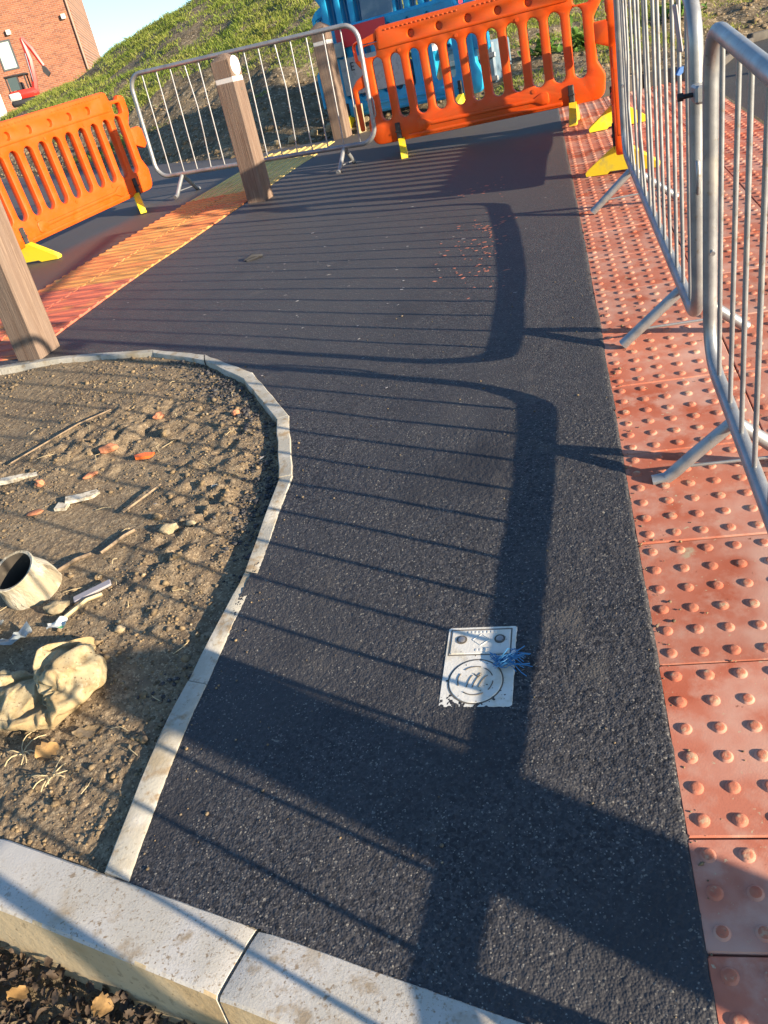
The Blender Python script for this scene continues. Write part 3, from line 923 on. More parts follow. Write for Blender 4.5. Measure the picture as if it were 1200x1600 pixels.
# ---- steel crowd barriers
def round_rect_path(L, z0, z1, r, n=6):
    P = []
    for (cx, cz, a0) in ((L / 2 - r, z0 + r, -90), (L / 2 - r, z1 - r, 0), (-L / 2 + r, z1 - r, 90), (-L / 2 + r, z0 + r, 180)):
        for k in range(n + 1):
            a = math.radians(a0 + 90 * k / n); P.append((cx + r * math.cos(a), 0, cz + r * math.sin(a)))
    return P


def fence_protos(L=2.3, z0=.195, z1=1.075, nb=14):
    d = {}
    mb = MB(); mb.tube(round_rect_path(L, z0, z1, .125), .0195, 14, closed=True); d['frame'] = mb.mesh('frame', M['galv'], 60)
    d['bars'] = []
    mb = MB(); mb.tube([(0, 0, z0 + .012), (0, 0, (z0 + z1) / 2), (0, 0, z1 - .012)], .0066, 8); d['bar'] = mb.mesh('bar', M['galv'], 60)
    mb = MB(); mb.tube([(0, 0, z0 + .012), (.012, .01, z0 + .3), (.028, -.004, z0 + .52), (.004, 0, z1 - .012)], .0066, 8); d['bentbar'] = mb.mesh('bar', M['galv'], 60)
    mb = MB()
    mb.tube([(-.012, 0, z0 - .006), (-.012, -.10, .098), (-.012, -.15, .05), (-.012, -.175, .028), (-.012, -.212, .022)], .0185, 10)
    mb.tube([(-.012, 0, z0 - .006), (-.012, .10, .098), (-.012, .15, .05), (-.012, .175, .028), (-.012, .212, .022)], .0185, 10)
    d['foot'] = mb.mesh('foot', M['galv'], 60)
    mb = MB(); mb.tube([(-.012, 0, z0 - .006), (-.012, -.208, .012)], .0185, 10); mb.tube([(-.012, 0, z0 - .006), (-.012, .208, .012)], .0185, 10)
    d['straightfoot'] = mb.mesh('foot', M['galv'], 60)
    mb = MB(); mb.tube([(0, -.135, .062), (0, .135, .062)], .0045, 6); d['rod'] = mb.mesh('tie_rod', M['galv'], 60)
    mb = MB(); mb.tube([(L / 2 - .03, -.002, .52), (L / 2 + .028, -.004, .53), (L / 2 + .034, -.004, .50), (L / 2 + .034, -.004, .40), (L / 2 + .02, -.004, .38)], .007, 7)
    d['hook'] = mb.mesh('coupling_hook', M['galv'], 60); mb = MB()
    mb.tube([(-L / 2 + .02, .0, .60), (-L / 2 - .03, .002, .60), (-L / 2 - .036, .002, .64), (-L / 2 - .03, .002, .68), (-L / 2 + .02, 0, .68)], .007, 7)
    d['hook2'] = mb.mesh('coupling_hook', M['galv'], 60)
    d['L'] = L; d['nb'] = nb
    return d


FP = fence_protos()


def fence(cx, cy, z, ang, pitch, feet, label, roll=0., bent=(), ft='foot'):
    r = empty('steel_barrier', (cx, cy, z), 0, label=label, cat='barrier', group='galvanised steel crowd barriers')
    r.rotation_euler = (Matrix.Rotation(ang, 3, 'Z') @ Matrix.Rotation(-pitch, 3, 'Y') @ Matrix.Rotation(roll, 3, 'X')).to_euler()
    link('frame', FP['frame'], r)
    L, nb = FP['L'], FP['nb']
    for i in range(nb):
        b = link('bar', FP['bentbar'] if i in bent else FP['bar'], r)
        b.location = (-L / 2 + L * (i + 1) / (nb + 1), 0, 0)
        b.rotation_euler = (random.uniform(-.004, .004), random.uniform(-.006, .006), random.uniform(0, .3))
    for u in feet:
        f = link('foot', FP[ft], r); f.location = (u, 0, 0)
        t = link('tie_rod', FP['rod'], f); t.location = (-.012, 0, 0)
    link('coupling_hook', FP['hook'], r); link('coupling_hook', FP['hook2'], r)
    return r


s1 = (gz(3.52) - gz(1.88)) / 1.64
f1 = fence(.277, 2.70, gz(1.88) + s1 * .82, math.pi / 2, math.atan(s1), (-.82, .82),
           'galvanised steel barrier on the red paving, farther of the two in line', bent=(8, 11), ft='straightfoot')
s2 = (gz(1.066) - gz(-.6)) / 1.666
f2 = fence(.281, .285, gz(-.6) + s2 * .885 + .010, math.pi / 2 - .004, math.atan(s2) - .042, (-.84, .795),
           'galvanised steel barrier on the red paving, nearest the camera at the right edge')
a3 = math.atan2(6.42 - 6.925, -1.50 + 3.79)
f3 = fence(-2.648, 6.675, gz(6.65) - .012, a3, math.radians(-1.4), (-.86, .85), 'galvanised steel barrier across the path behind the middle timber bollard', bent=(3, 9))

# clamp joining the two steel barriers, a tag and a plate hung on the bars
cl = empty('barrier_clamp', (.283, 1.395, gz(1.4) + .885), math.pi / 2, label='grey steel clamp bolting the two right-hand steel barriers together', cat='clamp')
mb = MB(); mb.box(-.042, .042, -.026, .026, -.022, .022, .006); mb.obj('clamp_body', M['galv'], cl, 30)
mb = MB(); mb.tube([(0, .02, 0), (0, .062, 0)], .006, 8); mb.tube([(0, .05, 0), (0, .064, 0)], .011, 6); mb.obj('clamp_bolt', M['rubber'], cl, 40)
mb = MB(); mb.box(-.03, .03, -.003, .003, -.06, .06, .003)
o = mb.obj('name_plate', M['plate'], None, 30); o.location = (.262, 1.66, gz(1.66) + 1.0); o.rotation_euler = (math.radians(-6), 0, math.pi / 2)
tag(o, 'small grey plate hung on the bars of the farther right-hand steel barrier', 'plate')
mb = MB(); mb.prism([(-.011, -.007), (.0, .010), (.012, .011), (.011, -.004), (.0, -.011)], 'y', -.004, .004)
o = mb.obj('cable_tag', M['bluetag'], None, 30); o.location = (.262, 1.66, gz(1.6) + .90); o.rotation_euler = (.1, 0, .5)
tag(o, 'dark blue tag tied to a bar of the farther right-hand steel barrier', 'tag')

# ---- white stop-tap cover set in the asphalt
cv = empty('service_cover', (-.398, .424, gz(.424) + .0022), math.radians(-2.8), label='white painted service cover set in the black asphalt', cat='service cover')
cv.rotation_euler = (math.atan(slope(.424)), 0, math.radians(-2.8))
W2, H2 = .086, .122
mb = MB(); mb.box(-W2, W2, -H2, H2, -.05, .004, .004); mb.obj('cover_frame', M['white_paint'], cv, 30)


def frame_loop(mb, x0, x1, y0, y1, w, z0, z1):
    mb.box(x0, x1, y0, y0 + w, z0, z1, .0006); mb.box(x0, x1, y1 - w, y1, z0, z1, .0006)
    mb.box(x0, x0 + w, y0 + w, y1 - w, z0, z1, .0006); mb.box(x1 - w, x1, y0 + w, y1 - w, z0, z1, .0006)


mb = MB(); frame_loop(mb, -.078, .074, .030, .113, .0032, .002, .0046); mb.obj('lid_joint', M['groove'], cv, 30)
lid = MB().box(-.0735, .0695, .0345, .1085, -.002, .0058, .002).obj('lid', M['white_paint'], cv, 30)
for x in (-.048, .045):
    mb = MB(); mb.lathe([(.0135, .0055), (.0135, .0070), (.0095, .0070)], 20, Matrix.Translation((x, .078, 0)), cap=False); mb.obj('bolt_recess', M['groove'], lid, 40)
    mb = MB(); mb.lathe([(.0085, .005), (.0085, .0085), (.006, .0095)], 18, Matrix.Translation((x, .078, 0))); mb.obj('bolt', M['bolt'], lid, 40)
mb = MB()
dm = [(0, .095), (.021, .077), (0, .059), (-.021, .077)]
for i in range(4):
    a, b = dm[i], dm[(i + 1) % 4]; mb.tube([(a[0], a[1], .006), (b[0], b[1], .006)], .0012, 6)
for k in range(8): mb.box(-.035 + k * .0095, -.030 + k * .0095, .0985, .1050, .0056, .0068, .0004)
for k in range(3): mb.box(-.012 + k * .010, -.006 + k * .010, .0415, .0490, .0056, .0068, .0004)
mb.obj('raised_marking', M['white_paint'], lid, 40)
cxr, cyr = -.004, -.048
mb = MB(); mb.lathe([(.0655, .0036), (.0655, .0048), (.0625, .0048), (.0625, .0036)], 48, Matrix.Translation((cxr, cyr, 0)), cap=False); mb.obj('lid_joint', M['groove'], cv, 40)
rl = MB().lathe([(.062, .0), (.062, .005), (.0605, .0062)], 48, Matrix.Translation((cxr, cyr, 0))).obj('round_lid', M['white_paint'], cv, 30)


def arc(r, a0, a1, n=10): return [(cxr + r * math.cos(math.radians(a0 + (a1 - a0) * k / n)), cyr + r * math.sin(math.radians(a0 + (a1 - a0) * k / n)), .0068) for k in range(n + 1)]


mb = MB()
for a0, a1 in ((20, 60), (75, 130), (150, 200), (232, 300), (320, 358)): mb.tube(arc(.041, a0, a1), .0013, 6)
for k, (dx, w) in enumerate(((-.020, .6), (-.006, .8), (.008, .9))):
    mb.tube([(cxr + dx + q * .022 * w, cyr - .019 + q * .034 + .006 * math.sin(q * 3.1), .0068) for q in np.linspace(0, 1, 7)], .0011, 6)
mb.tube([(cxr - .004, cyr + .020, .0068), (cxr + .004, cyr + .012, .0068), (cxr + .012, cyr + .022, .0068)], .0013, 6)
mb.obj('raised_marking', M['groove'], rl, 40)

# white overspray / slurry at the lower edge of the cover
def splat_mesh(n, fx, fy, smin, smax, z, material, name):
    parts = []
    for k in range(n):
        x, y_ = fx(), fy(); s = random.uniform(smin, smax); m_ = 7
        ang = np.linspace(0, 2 * np.pi, m_, endpoint=False) + random.random()
        rr = s * (0.5 + rng.random(m_)); sx, sy = random.uniform(.6, 1.6), random.uniform(.4, 1.); a = random.uniform(-.7, .7)
        px = rr * np.cos(ang) * sx; py = rr * np.sin(ang) * sy
        X = x + px * np.cos(a) - py * np.sin(a); Y = y_ + px * np.sin(a) + py * np.cos(a)
        Zt = zg(Y) + z + rng.uniform(0, .0012, m_)
        V = np.concatenate([np.column_stack([X, Y, Zt]), [[x, y_, gz(y_) + z + s * .25]]])
        parts.append((V, np.array([[i, (i + 1) % m_, m_] for i in range(m_)])))
    return np_mesh(name, parts, material, smooth=False)


o = link('dried_slurry', splat_mesh(150, lambda: random.uniform(-.50, -.29), lambda: .292 + random.gauss(0, .012), .0012, .0045, .0035, M['palescuff'], 'dried_slurry')); tag(o, kind='stuff')

# blue twine
mb = MB()
for k in range(26):
    a = random.gauss(.08, .30); L = random.uniform(.045, .085); x0, y0 = -.352 + random.uniform(-.012, .012), .418 + random.uniform(-.012, .012)
    P = []; wob = random.uniform(-.5, .5)
    for q in np.linspace(0, 1, 6):
        aa = a + wob * q; x = x0 + L * q * math.cos(aa); yy = y0 + L * q * math.sin(aa) + .006 * math.sin(q * 7 + k)
        P.append((x, yy, gz(yy) + .013 + .016 * math.sin(q * 2.6) * random.uniform(.3, 1)))
    mb.tube(P, .0011, 5)
for k in range(6):
    P = [(-.372 + q * .06, .445 - q * .03 + .008 * math.sin(q * 9 + k), gz(.43) + .012 + .006 * math.sin(q * 5 + k)) for q in np.linspace(0, 1, 6)]
    mb.tube(P, .0012, 5)
o = mb.obj('twine_tuft', M['blue_twine'], None, 60); tag(o, 'frayed tuft of blue twine lying on the white service cover', 'twine')

# ---- shavings of paint and plastic on the asphalt, a dark scrap
def rx(): return -.42 + random.gauss(0, .05)
o = link('orange_shavings', splat_mesh(150, lambda: random.choice([-.44, -.47, -.5, -.62]) + random.gauss(0, .05), lambda: random.choice([3.3, 3.6, 2.9, 4.6, 3.75]) + random.gauss(0, .16), .004, .012, .0045, M['scuff'], 'orange_shavings')); tag(o, kind='stuff')
o = link('pale_shavings', splat_mesh(110, lambda: -1.2 + random.gauss(0, .55), lambda: 3.4 + random.gauss(0, .75), .002, .009, .0045, M['palescuff'], 'pale_shavings')); tag(o, kind='stuff')
mb = MB()
mb.tube([(-1.99, 3.86, gz(3.86) + .008), (-1.94, 3.88, gz(3.88) + .02), (-1.88, 3.90, gz(3.9) + .01)], [.008, .016, .008], 7)
mb.tube([(-1.97, 3.84, gz(3.84) + .006), (-1.90, 3.87, gz(3.87) + .012)], .007, 6)
o = mb.obj('rubber_scrap', M['dark'], None, 50); tag(o, 'small black scrap of rubber lying alone on the middle of the asphalt', 'scrap')

# ---- debris on the earth bed
def bz(x, y): return float(soil_z(np.array(x), np.array(y)))


def rock(name, x, y, r, label, cat='stone', material='stone', sq=(1, .8, .65), rz=0., rough=.35, seed=1, group=None):
    me = rock_mesh(name, r, seed, M[material], sq, 3, rough); o = link(name, me); o.location = (x, y, bz(x, y) + r * sq[2] * .55); o.rotation_euler = (0, 0, rz)
    return tag(o, label, cat, group)


rock('stone', -1.70, .745, .030, 'large pale lumpy stone leaning against the cracked white pipe', sq=(1.25, .8, .8), rz=.3, seed=2)
rock('stone', -1.443, 1.075, .026, 'larger stone of the pale pair lying on the earth left of the edging', sq=(1.2, .8, .7), rz=.5, seed=3)
rock('stone', -1.375, 1.10, .018, 'smaller stone of the pale pair lying on the earth left of the edging', seed=4)
rock('stone', -1.455, .655, .017, 'small yellowish stone on the earth just right of the crumpled sack', seed=5)
rock('stone', -1.468, .682, .007, 'tiny round pebble touching a yellowish stone right of the sack', seed=6)
rock('brick_fragment', -1.915, 1.64, .032, 'orange piece of brick lying on the dark earth in the middle of the bed', 'brick fragment', 'brickbit', (1.2, .8, .5), .3, .3, 7)
rock('brick_fragment', -1.42, 1.80, .016, 'small orange crumb of brick near the curve of the edging', 'brick fragment', 'brickbit', (1, .9, .7), .2, .3, 8)
rock('brick_fragment', -2.05, 1.26, .024, 'flat pink piece of brick trodden into the earth', 'brick fragment', 'brickbit', (1.3, .8, .25), .4, .2, 9)
rock('brick_fragment', -1.92, 1.47, .022, 'reddish flat piece of brick beside the white shards', 'brick fragment', 'brickbit', (1.3, .8, .4), .9, .3, 10)
mb = MB(); mb.prism([(-.035, -.012), (.03, -.018), (.038, .006), (.0, .018), (-.04, .008)], 'z', 0, .012)
o = mb.obj('plastic_shard', M['orange_shard'], None, 30); o.location = (-1.735, 1.575, bz(-1.735, 1.575) + .006); o.rotation_euler = (.1, .1, .35); tag(o, 'bright orange shard of plastic on the earth bed', 'shard')


def shard(pts, h, x, y, rz, label, material='whitebit', tilt=(.15, .1), cat='shard', name='pale_shard'):
    mb = MB(); mb.prism(pts, 'z', 0, h); o = mb.obj(name, M[material], None, 30); o.location = (x, y, bz(x, y) + .004); o.rotation_euler = (*tilt, rz); return tag(o, label, cat)


shard([(-.06, -.018), (.03, -.022), (.065, -.004), (.055, .018), (-.01, .016), (-.055, .020)], .012, -1.89, 1.33, .55, 'white broken strip of casing among rubble in the middle of the bed')
shard([(-.022, -.018), (.02, -.02), (.026, .012), (-.015, .02)], .012, -1.945, 1.275, .2, 'small square white shard at the lower end of the white strip')
shard([(-.10, -.014), (-.03, -.018), (.03, -.008), (.10, -.016), (.105, .010), (.03, .016), (-.04, .010), (-.10, .014)], .016, -2.27, 1.50, .35, 'long scalloped cream strip at the left edge of the bed')
shard([(-.012, -.003), (.01, -.006), (.014, .002), (-.006, .006)], .004, -1.36, 1.31, .8, 'thin white sliver lying near the inner side of the edging')


def stick(P, r, label, material='stick', name='stick', cat='stick'):
    pts = [(x, y, bz(x, y) + h) for x, y, h in P]; mb = MB(); mb.tube(pts, r, 6); o = mb.obj(name, M[material], None, 60); return tag(o, label, cat)


stick([(-1.665, 1.20, .012), (-1.60, 1.30, .018), (-1.575, 1.345, .016)], .004, 'thin straight twig with a pale upper edge on the open earth')
stick([(-1.655, .985, .012), (-1.60, 1.06, .016), (-1.575, 1.09, .013)], .007, 'dark stick lying on the earth above the pair of pale stones')
stick([(-2.35, 1.62, .015), (-2.15, 1.86, .012), (-2.05, 1.97, .012)], .004, 'long dark crooked stick behind the cream strip', )
stick([(-1.80, .885, .015), (-1.73, .955, .02), (-1.69, .985, .014)], .008, 'short split brown stick beyond the cracked white pipe')
stick([(-1.655, .70, .015), (-1.60, .76, .022), (-1.565, .79, .016)], .007, 'pale splinter of wood beside the purple strip right of the pipe', 'straw')
mb = MB(); mb.box(-.06, .06, -.014, .014, 0, .008, .002); o = mb.obj('purple_strip', M['plate'], None, 30); o.location = (-1.60, .80, bz(-1.6, .8) + .016); o.rotation_euler = (.1, -.12, .55); tag(o, 'greyish purple strip of wood lying beyond the crumpled sack', 'wood strip')


for k, (x, yy, r, lab, mt_) in enumerate((
    (-1.62, 1.90, .016, 'dark brown clod on the earth just below the top curve of the edging', 'pebble'),
    (-1.78, 1.86, .020, 'pinkish brown lump in the loose heap under the top edging', 'brickbit'),
    (-1.70, 1.72, .022, 'tan clod in the loose heap under the top edging', 'pebble'),
    (-2.12, 1.44, .018, 'dark reddish lump left of the white strip', 'brickbit'),
    (-1.52, 1.16, .016, 'brown crumbly clod above the pair of pale stones', 'pebble'),
    (-1.36, .93, .013, 'brown clod lying against the straight part of the edging', 'pebble'),
    (-1.62, .88, .014, 'brown clod between the splinters beyond the pipe', 'pebble'))):
    rock('clod', x, yy, r, lab, 'clod', mt_, (1.1, .9, .7), k * .7, .5, 30 + k)


# crumpled film and wrapper
def crumple(name, x, y, w, h, rz, label, material, cat, amp=.014, seed=0):
    n = 12; V = []; F = []
    for i in range(n + 1):
        for j in range(n + 1):
            u, v = (i / n - .5) * w, (j / n - .5) * h
            V.append((u + .1 * w * mnoise.noise(Vector((u * 20, v * 20, seed))), v, amp * (1 + 1.6 * mnoise.noise(Vector((u * 32, v * 32, seed + 3))))))
    for i in range(n):
        for j in range(n): F.append((i * (n + 1) + j, i * (n + 1) + j + 1, (i + 1) * (n + 1) + j + 1, (i + 1) * (n + 1) + j))
    mb = MB(); mb.add(V, F); o = mb.obj(name, M[material], None, 30); o.location = (x, y, bz(x, y) + .012); o.rotation_euler = (0, 0, rz)
    return tag(o, label, cat)


crumple('plastic_wrapper', -1.655, .665, .06, .04, .4, 'crumpled white and green wrapper between the stone and the sack', 'wrapper', 'wrapper', seed=1)
crumple('plastic_film', -1.80, .60, .16, .05, .75, 'torn strip of clear plastic film behind the crumpled sack', 'film', 'plastic film', .02, 5)
crumple('plastic_film', -1.885, .655, .07, .09, .2, 'pale sheet of plastic film at the foot of the cracked pipe', 'film', 'plastic film', .02, 8)

# cracked pipe end
pp = empty('broken_pipe', (-1.835, .865, bz(-1.815, .80) - .012), 0, label='cracked white pipe end standing open in the earth beside the sack', cat='pipe')
pp.rotation_euler = (math.radians(20), math.radians(-14), .3)
mb = MB(); prof = [(.088, 0), (.090, .03), (.088, .06), (.080, .085), (.0735, .105), (.0745, .125), (.076, .130), (.074, .133), (.066, .131), (.064, .12), (.066, .06), (.066, .0)]
mb.lathe(prof, 40)
me = mb.mesh('pipe_wall', M['pipe'], 50)
for v in me.vertices:
    n_ = mnoise.noise(Vector((v.co.x * 18, v.co.y * 18, v.co.z * 6))); s = 1 + .05 * n_; v.co.x *= s; v.co.y *= s; v.co.z += .004 * n_
me.materials.append(M['pipe_inside'])
for pf in me.polygons:
    c_ = pf.center
    if math.hypot(c_.x, c_.y) < .0690 and c_.z < .130: pf.material_index = 1
link('pipe_wall', me, pp)
mb = MB(); mb.lathe([(.065, .012), (.065, .03), (.04, .036), (.01, .03)], 20); mb.obj('painted_shade_fill', M['pipe_inside'], pp, 40)

# crumpled woven sack: a folded, half-empty bag let fall on the ground
def sim_sack(frames=34, seed=1):
    sc=SC
    # long flat pillow whose far half is folded back over the near half
    nu,nv=56,28; L=.62; W=.24
    V=[];F=[]
    for i in range(nu):
        f=i/(nu-1); s=f*L
        # centre line: lies along x, then turns up and back
        turn=.30; r=.055
        if s<turn: c=Vector((s,0,.06+ .0*f)); t=Vector((1,0,0))
        elif s<turn+math.pi*r: a=(s-turn)/r; c=Vector((turn+r*math.sin(a),0,.06+r-r*math.cos(a))); t=Vector((math.cos(a),0,math.sin(a)))
        else: d=s-turn-math.pi*r; c=Vector((turn-d*.92,.35*d,.06+2*r+.0*d)); t=Vector((-1,.3,0)).normalized()
        n=Vector((-t.z,0,t.x)).normalized()
        th=.045*math.sin(math.pi*min(max(f,.0),1.))**.4+.004
        w=W*.5*(.75+.25*math.sin(math.pi*f)**.5)
        for j in range(nv):
            a=2*math.pi*j/nv
            p=c+Vector((0,1,0))*w*math.cos(a)*(1 if True else 1)+n*th*math.sin(a)
            p+=Vector((mnoise.noise(p*25),mnoise.noise(p*25+Vector((9,0,0))),mnoise.noise(p*25+Vector((0,9,0)))))*.015
            V.append(p)
    for i in range(nu-1):
        for j in range(nv):
            k=(j+1)%nv; F.append((i*nv+j,i*nv+k,(i+1)*nv+k,(i+1)*nv+j))
    F.append(tuple(range(nv))[::-1]);F.append(tuple((nu-1)*nv+j for j in range(nv)))
    me=bpy.data.meshes.new('s');me.from_pydata([tuple(v) for v in V],[],F);me.update()
    o=bpy.data.objects.new('s',me);sc.collection.objects.link(o)
    g=bpy.data.meshes.new('g');g.from_pydata([(-2,-2,0),(2,-2,0),(2,2,0),(-2,2,0)],[],[(0,1,2,3)]);go=bpy.data.objects.new('g',g);sc.collection.objects.link(go)
    go.modifiers.new('c','COLLISION'); go.collision.thickness_outer=.004; go.collision.cloth_friction=20
    m=o.modifiers.new('cloth','CLOTH');s=m.settings
    s.quality=6; s.mass=.08; s.tension_stiffness=12;s.compression_stiffness=12;s.shear_stiffness=6;s.bending_stiffness=.15
    s.use_pressure=True; s.uniform_pressure_force=0.; s.shrink_min=-.3; s.shrink_max=-.3
    s.air_damping=3
    m.collision_settings.use_self_collision=True; m.collision_settings.self_distance_min=.005; m.collision_settings.distance_min=.004
    m.collision_settings.collision_quality=3
    m.point_cache.frame_start=1;m.point_cache.frame_end=frames+2
    for f in range(1,frames+1): sc.frame_set(f)
    dg=bpy.context.evaluated_depsgraph_get()
    out=bpy.data.meshes.new_from_object(o.evaluated_get(dg))
    bpy.data.objects.remove(o);bpy.data.objects.remove(go); sc.frame_set(1)
    return out

sk_me = sim_sack()
sk_me.name = 'crumpled_sack'; sk_me.materials.clear(); sk_me.materials.append(M['sack']); shade(sk_me, 180)
cs = np.empty(len(sk_me.vertices) * 3); sk_me.vertices.foreach_get('co', cs); cs = cs.reshape(-1, 3)
mid_ = (cs.max(0) + cs.min(0)) / 2
cs -= np.array([mid_[0], mid_[1], cs[:, 2].min()]); sk_me.vertices.foreach_set('co', cs.ravel()); sk_me.update()
sk = link('crumpled_sack', sk_me); sk.location = (-1.565, .43, bz(-1.53, .40) - .004); sk.rotation_euler = (0, .04, -.28); sk.scale = (.80, .84, .72)
tag(sk, 'dirty cream woven sack lying crumpled on the earth beside the kerb', 'sack')
sb = sk.modifiers.new('sub', 'SUBSURF'); sb.levels = sb.render_levels = 2

# dry leaf, roots and straw by the sack
def leaf_mesh(name, L, W, material, curl=.3, seed=0, n=8):
    V = []; F = []
    for i in range(n + 1):
        f = i / n; w = W * math.sin(math.pi * min(.98, f * .94 + .03)) ** .7 * (1 + .22 * math.sin(f * 21 + seed))
        zc = curl * L * .35 * math.sin(f * 2.6 + seed)
        for s in (-1, -.5, 0, .5, 1):
            V.append(((f - .5) * L, w * s, zc + curl * W * (abs(s) ** 1.5) * (.7 + .5 * math.sin(seed + f * 4)) + .02 * L * mnoise.noise(Vector((f * 6, s * 3, seed)))))
    for i in range(n):
        for j in range(4): F.append((i * 5 + j, i * 5 + j + 1, i * 5 + 6 + j, i * 5 + 5 + j))
    mb = MB(); mb.add(V, F); return mb.mesh(name, M[material], 60)


o = link('dry_leaf', leaf_mesh('dry_leaf', .058, .024, 'tanleaf', .5, 1.)); o.location = (-1.475, .235, bz(-1.475, .235) + .014); o.rotation_euler = (.5, -.2, 1.0); tag(o, 'curled tan leaf below the crumpled sack', 'leaf')
o = link('dry_leaf', leaf_mesh('dry_leaf', .075, .02, 'pebble', .25, 3.)); o.location = (-1.395, .30, bz(-1.395, .30) + .012); o.rotation_euler = (.1, .1, .45); tag(o, 'reddish brown leaf flattened under the right side of the sack', 'leaf')
mb = MB()
for (x0, y0, n_) in ((-1.55, .235, 9), (-1.43, .165, 10)):
    for k in range(n_):
        a = random.uniform(0, 6.28); L = random.uniform(.03, .07); w = random.uniform(-1, 1)
        P = [(x0 + L * q * math.cos(a + w * q), y0 + L * q * math.sin(a + w * q), bz(x0, y0) + .012 + .014 * math.sin(q * 2.5)) for q in np.linspace(0, 1, 5)]
        mb.tube(P, .0014, 5)
o = mb.obj('dry_roots', M['straw'], None, 60); tag(o, kind='stuff')
mb = MB()
for k in range(70):
    x, yy = random.uniform(-2.6, -1.2), random.uniform(.1, 2.4)
    if not bool(inside_bed(np.array(x + .05), np.array(yy))): continue
    a = random.uniform(0, 6.28); L = random.uniform(.02, .07)
    mb.tube([(x, yy, bz(x, yy) + .006), (x + L * .5 * math.cos(a), yy + L * .5 * math.sin(a), bz(x, yy) + .012), (x + L * math.cos(a + .3), yy + L * math.sin(a + .3), bz(x + L * math.cos(a), yy + L * math.sin(a)) + .005)], .0011, 4)
o = mb.obj('straw_bits', M['straw'], None, 60); tag(o, kind='stuff')

# ---- leaf litter in front of the kerb
lm = [leaf_mesh('leaf', 1., .33, 'leaf', random.uniform(.2, .7), s * 1.7) for s in range(6)]
parts = []
for k in range(2300):
    s = random.uniform(-.6, 1.3); t = .15 + abs(random.gauss(0, .16))
    p = K0 + KD * s + KN * t; me = random.choice(lm); L = random.uniform(.010, .030)
    V = np.empty(len(me.vertices) * 3); me.vertices.foreach_get('co', V); V = V.reshape(-1, 3) * L
    Q = np.array([f.vertices[:] for f in me.polygons])
    Rm = np.array(Matrix.Rotation(random.uniform(0, 6.28), 3, 'Z') @ Matrix.Rotation(random.gauss(0, .55), 3, 'X') @ Matrix.Rotation(random.gauss(0, .5), 3, 'Y'))
    parts.append((V @ Rm.T + np.array([p.x, p.y, gz(p.y) - .14 + random.uniform(.0, .045) * math.exp(-((t - .15) / .12) ** 2) + .012]), Q))
o = link('leaf_litter', np_mesh('leaf_litter', parts, M['leaf'])); tag(o, kind='stuff')
for i, (s, t, lab) in enumerate(((.42, .185, 'small orange leaf lying on the dark litter below the kerb'), (.22, .225, 'pale tan leaf edge-up in the litter below the kerb'), (.02, .2, 'yellowish leaf against the kerb at the left edge'))):
    p = K0 + KD * s + KN * t
    o = link('dry_leaf', leaf_mesh('dry_leaf', .045, .02, 'tanleaf', .4, i * 2.)); o.location = (p.x, p.y, gz(p.y) - .085); o.rotation_euler = (.3, .2, i * 1.3); tag(o, lab, 'leaf')

# ---- blue barriers behind the bollard
BM = barrier_meshes(M['blue'])
b1 = barrier(-2.44, 8.98, math.radians(-27), .0, 'blue plastic barrier carrying a grey sign, standing in shade behind the timber bollard', D=BM, base=gz(8.7) + .02, group='blue plastic barriers', name='blue_barrier')
sg = MB().box(.30, 1.18, -.052, -.045, .345, .70, .003).obj('sign_board', M['sign'], b1, 30)


def letters(txt, size, loc, parent, material, name='lettering'):
    cu = bpy.data.curves.new(name, 'FONT'); cu.body = txt; cu.size = size; cu.extrude = .0015; cu.align_x = 'RIGHT'
    o = bpy.data.objects.new(name, cu); COL.objects.link(o)
    dg = bpy.context.evaluated_depsgraph_get(); dg.update()
    me = bpy.data.meshes.new_from_object(o.evaluated_get(dg)); bpy.data.objects.remove(o)
    me.transform(Matrix.Rotation(math.pi / 2, 4, 'X')); me.materials.clear(); me.materials.append(material)
    q = link(name, me, parent); q.location = loc; return q


for ch, u in (('E', .49), ('R', .70), ('S', .905)): letters(ch, .115, (u, -.0545, .575), sg, M['ink'])
MB().box(.32, .98, -.06, -.046, .80, .98, .004).obj('red_panel', M['redboard'], b1, 30)
MB().box(.20, .42, -.085, -.062, .72, .86, .006).obj('bracket', M['galv'], b1, 30)
for q_ in range(3):
    b2 = barrier(-2.46 + .02 * q_, 9.42 + .14 * q_, math.radians(-16 - q_), .0, ['front slatted blue barrier of the row standing on the low box', 'second slatted blue barrier of the row standing on the low box', 'hindmost slatted blue barrier of the row standing on the low box'][q_], D=BM, base=gz(9.3) + .545, group='blue plastic barriers', name='blue_barrier')
b3 = barrier(-1.30, 8.55, math.radians(76), .0, 'sunlit blue plastic barrier with a red and white board along its top', D=BM, base=gz(9.0) + .03, group='blue plastic barriers', name='blue_barrier')
for i, (a, b, m_) in enumerate(((.10, .42, 'blue'), (.42, .78, 'redboard'), (.78, 1.16, 'whiteboard'), (1.16, 1.5, 'redboard'), (1.5, 1.85, 'whiteboard'))):
    MB().box(a + .001, b - .001, -.052, -.040, .80, .99, .002).obj('reflective_panel', M[m_], b3, 30)
MB().box(.08, .70, -.047, -.034, .55, .78, .003).obj('white_sheet', M['whiteboard'], b3, 30)
MB().box(.06, .95, -.046, -.032, .18, .549, .003).obj('blue_sheet', M['blue'], b3, 30)
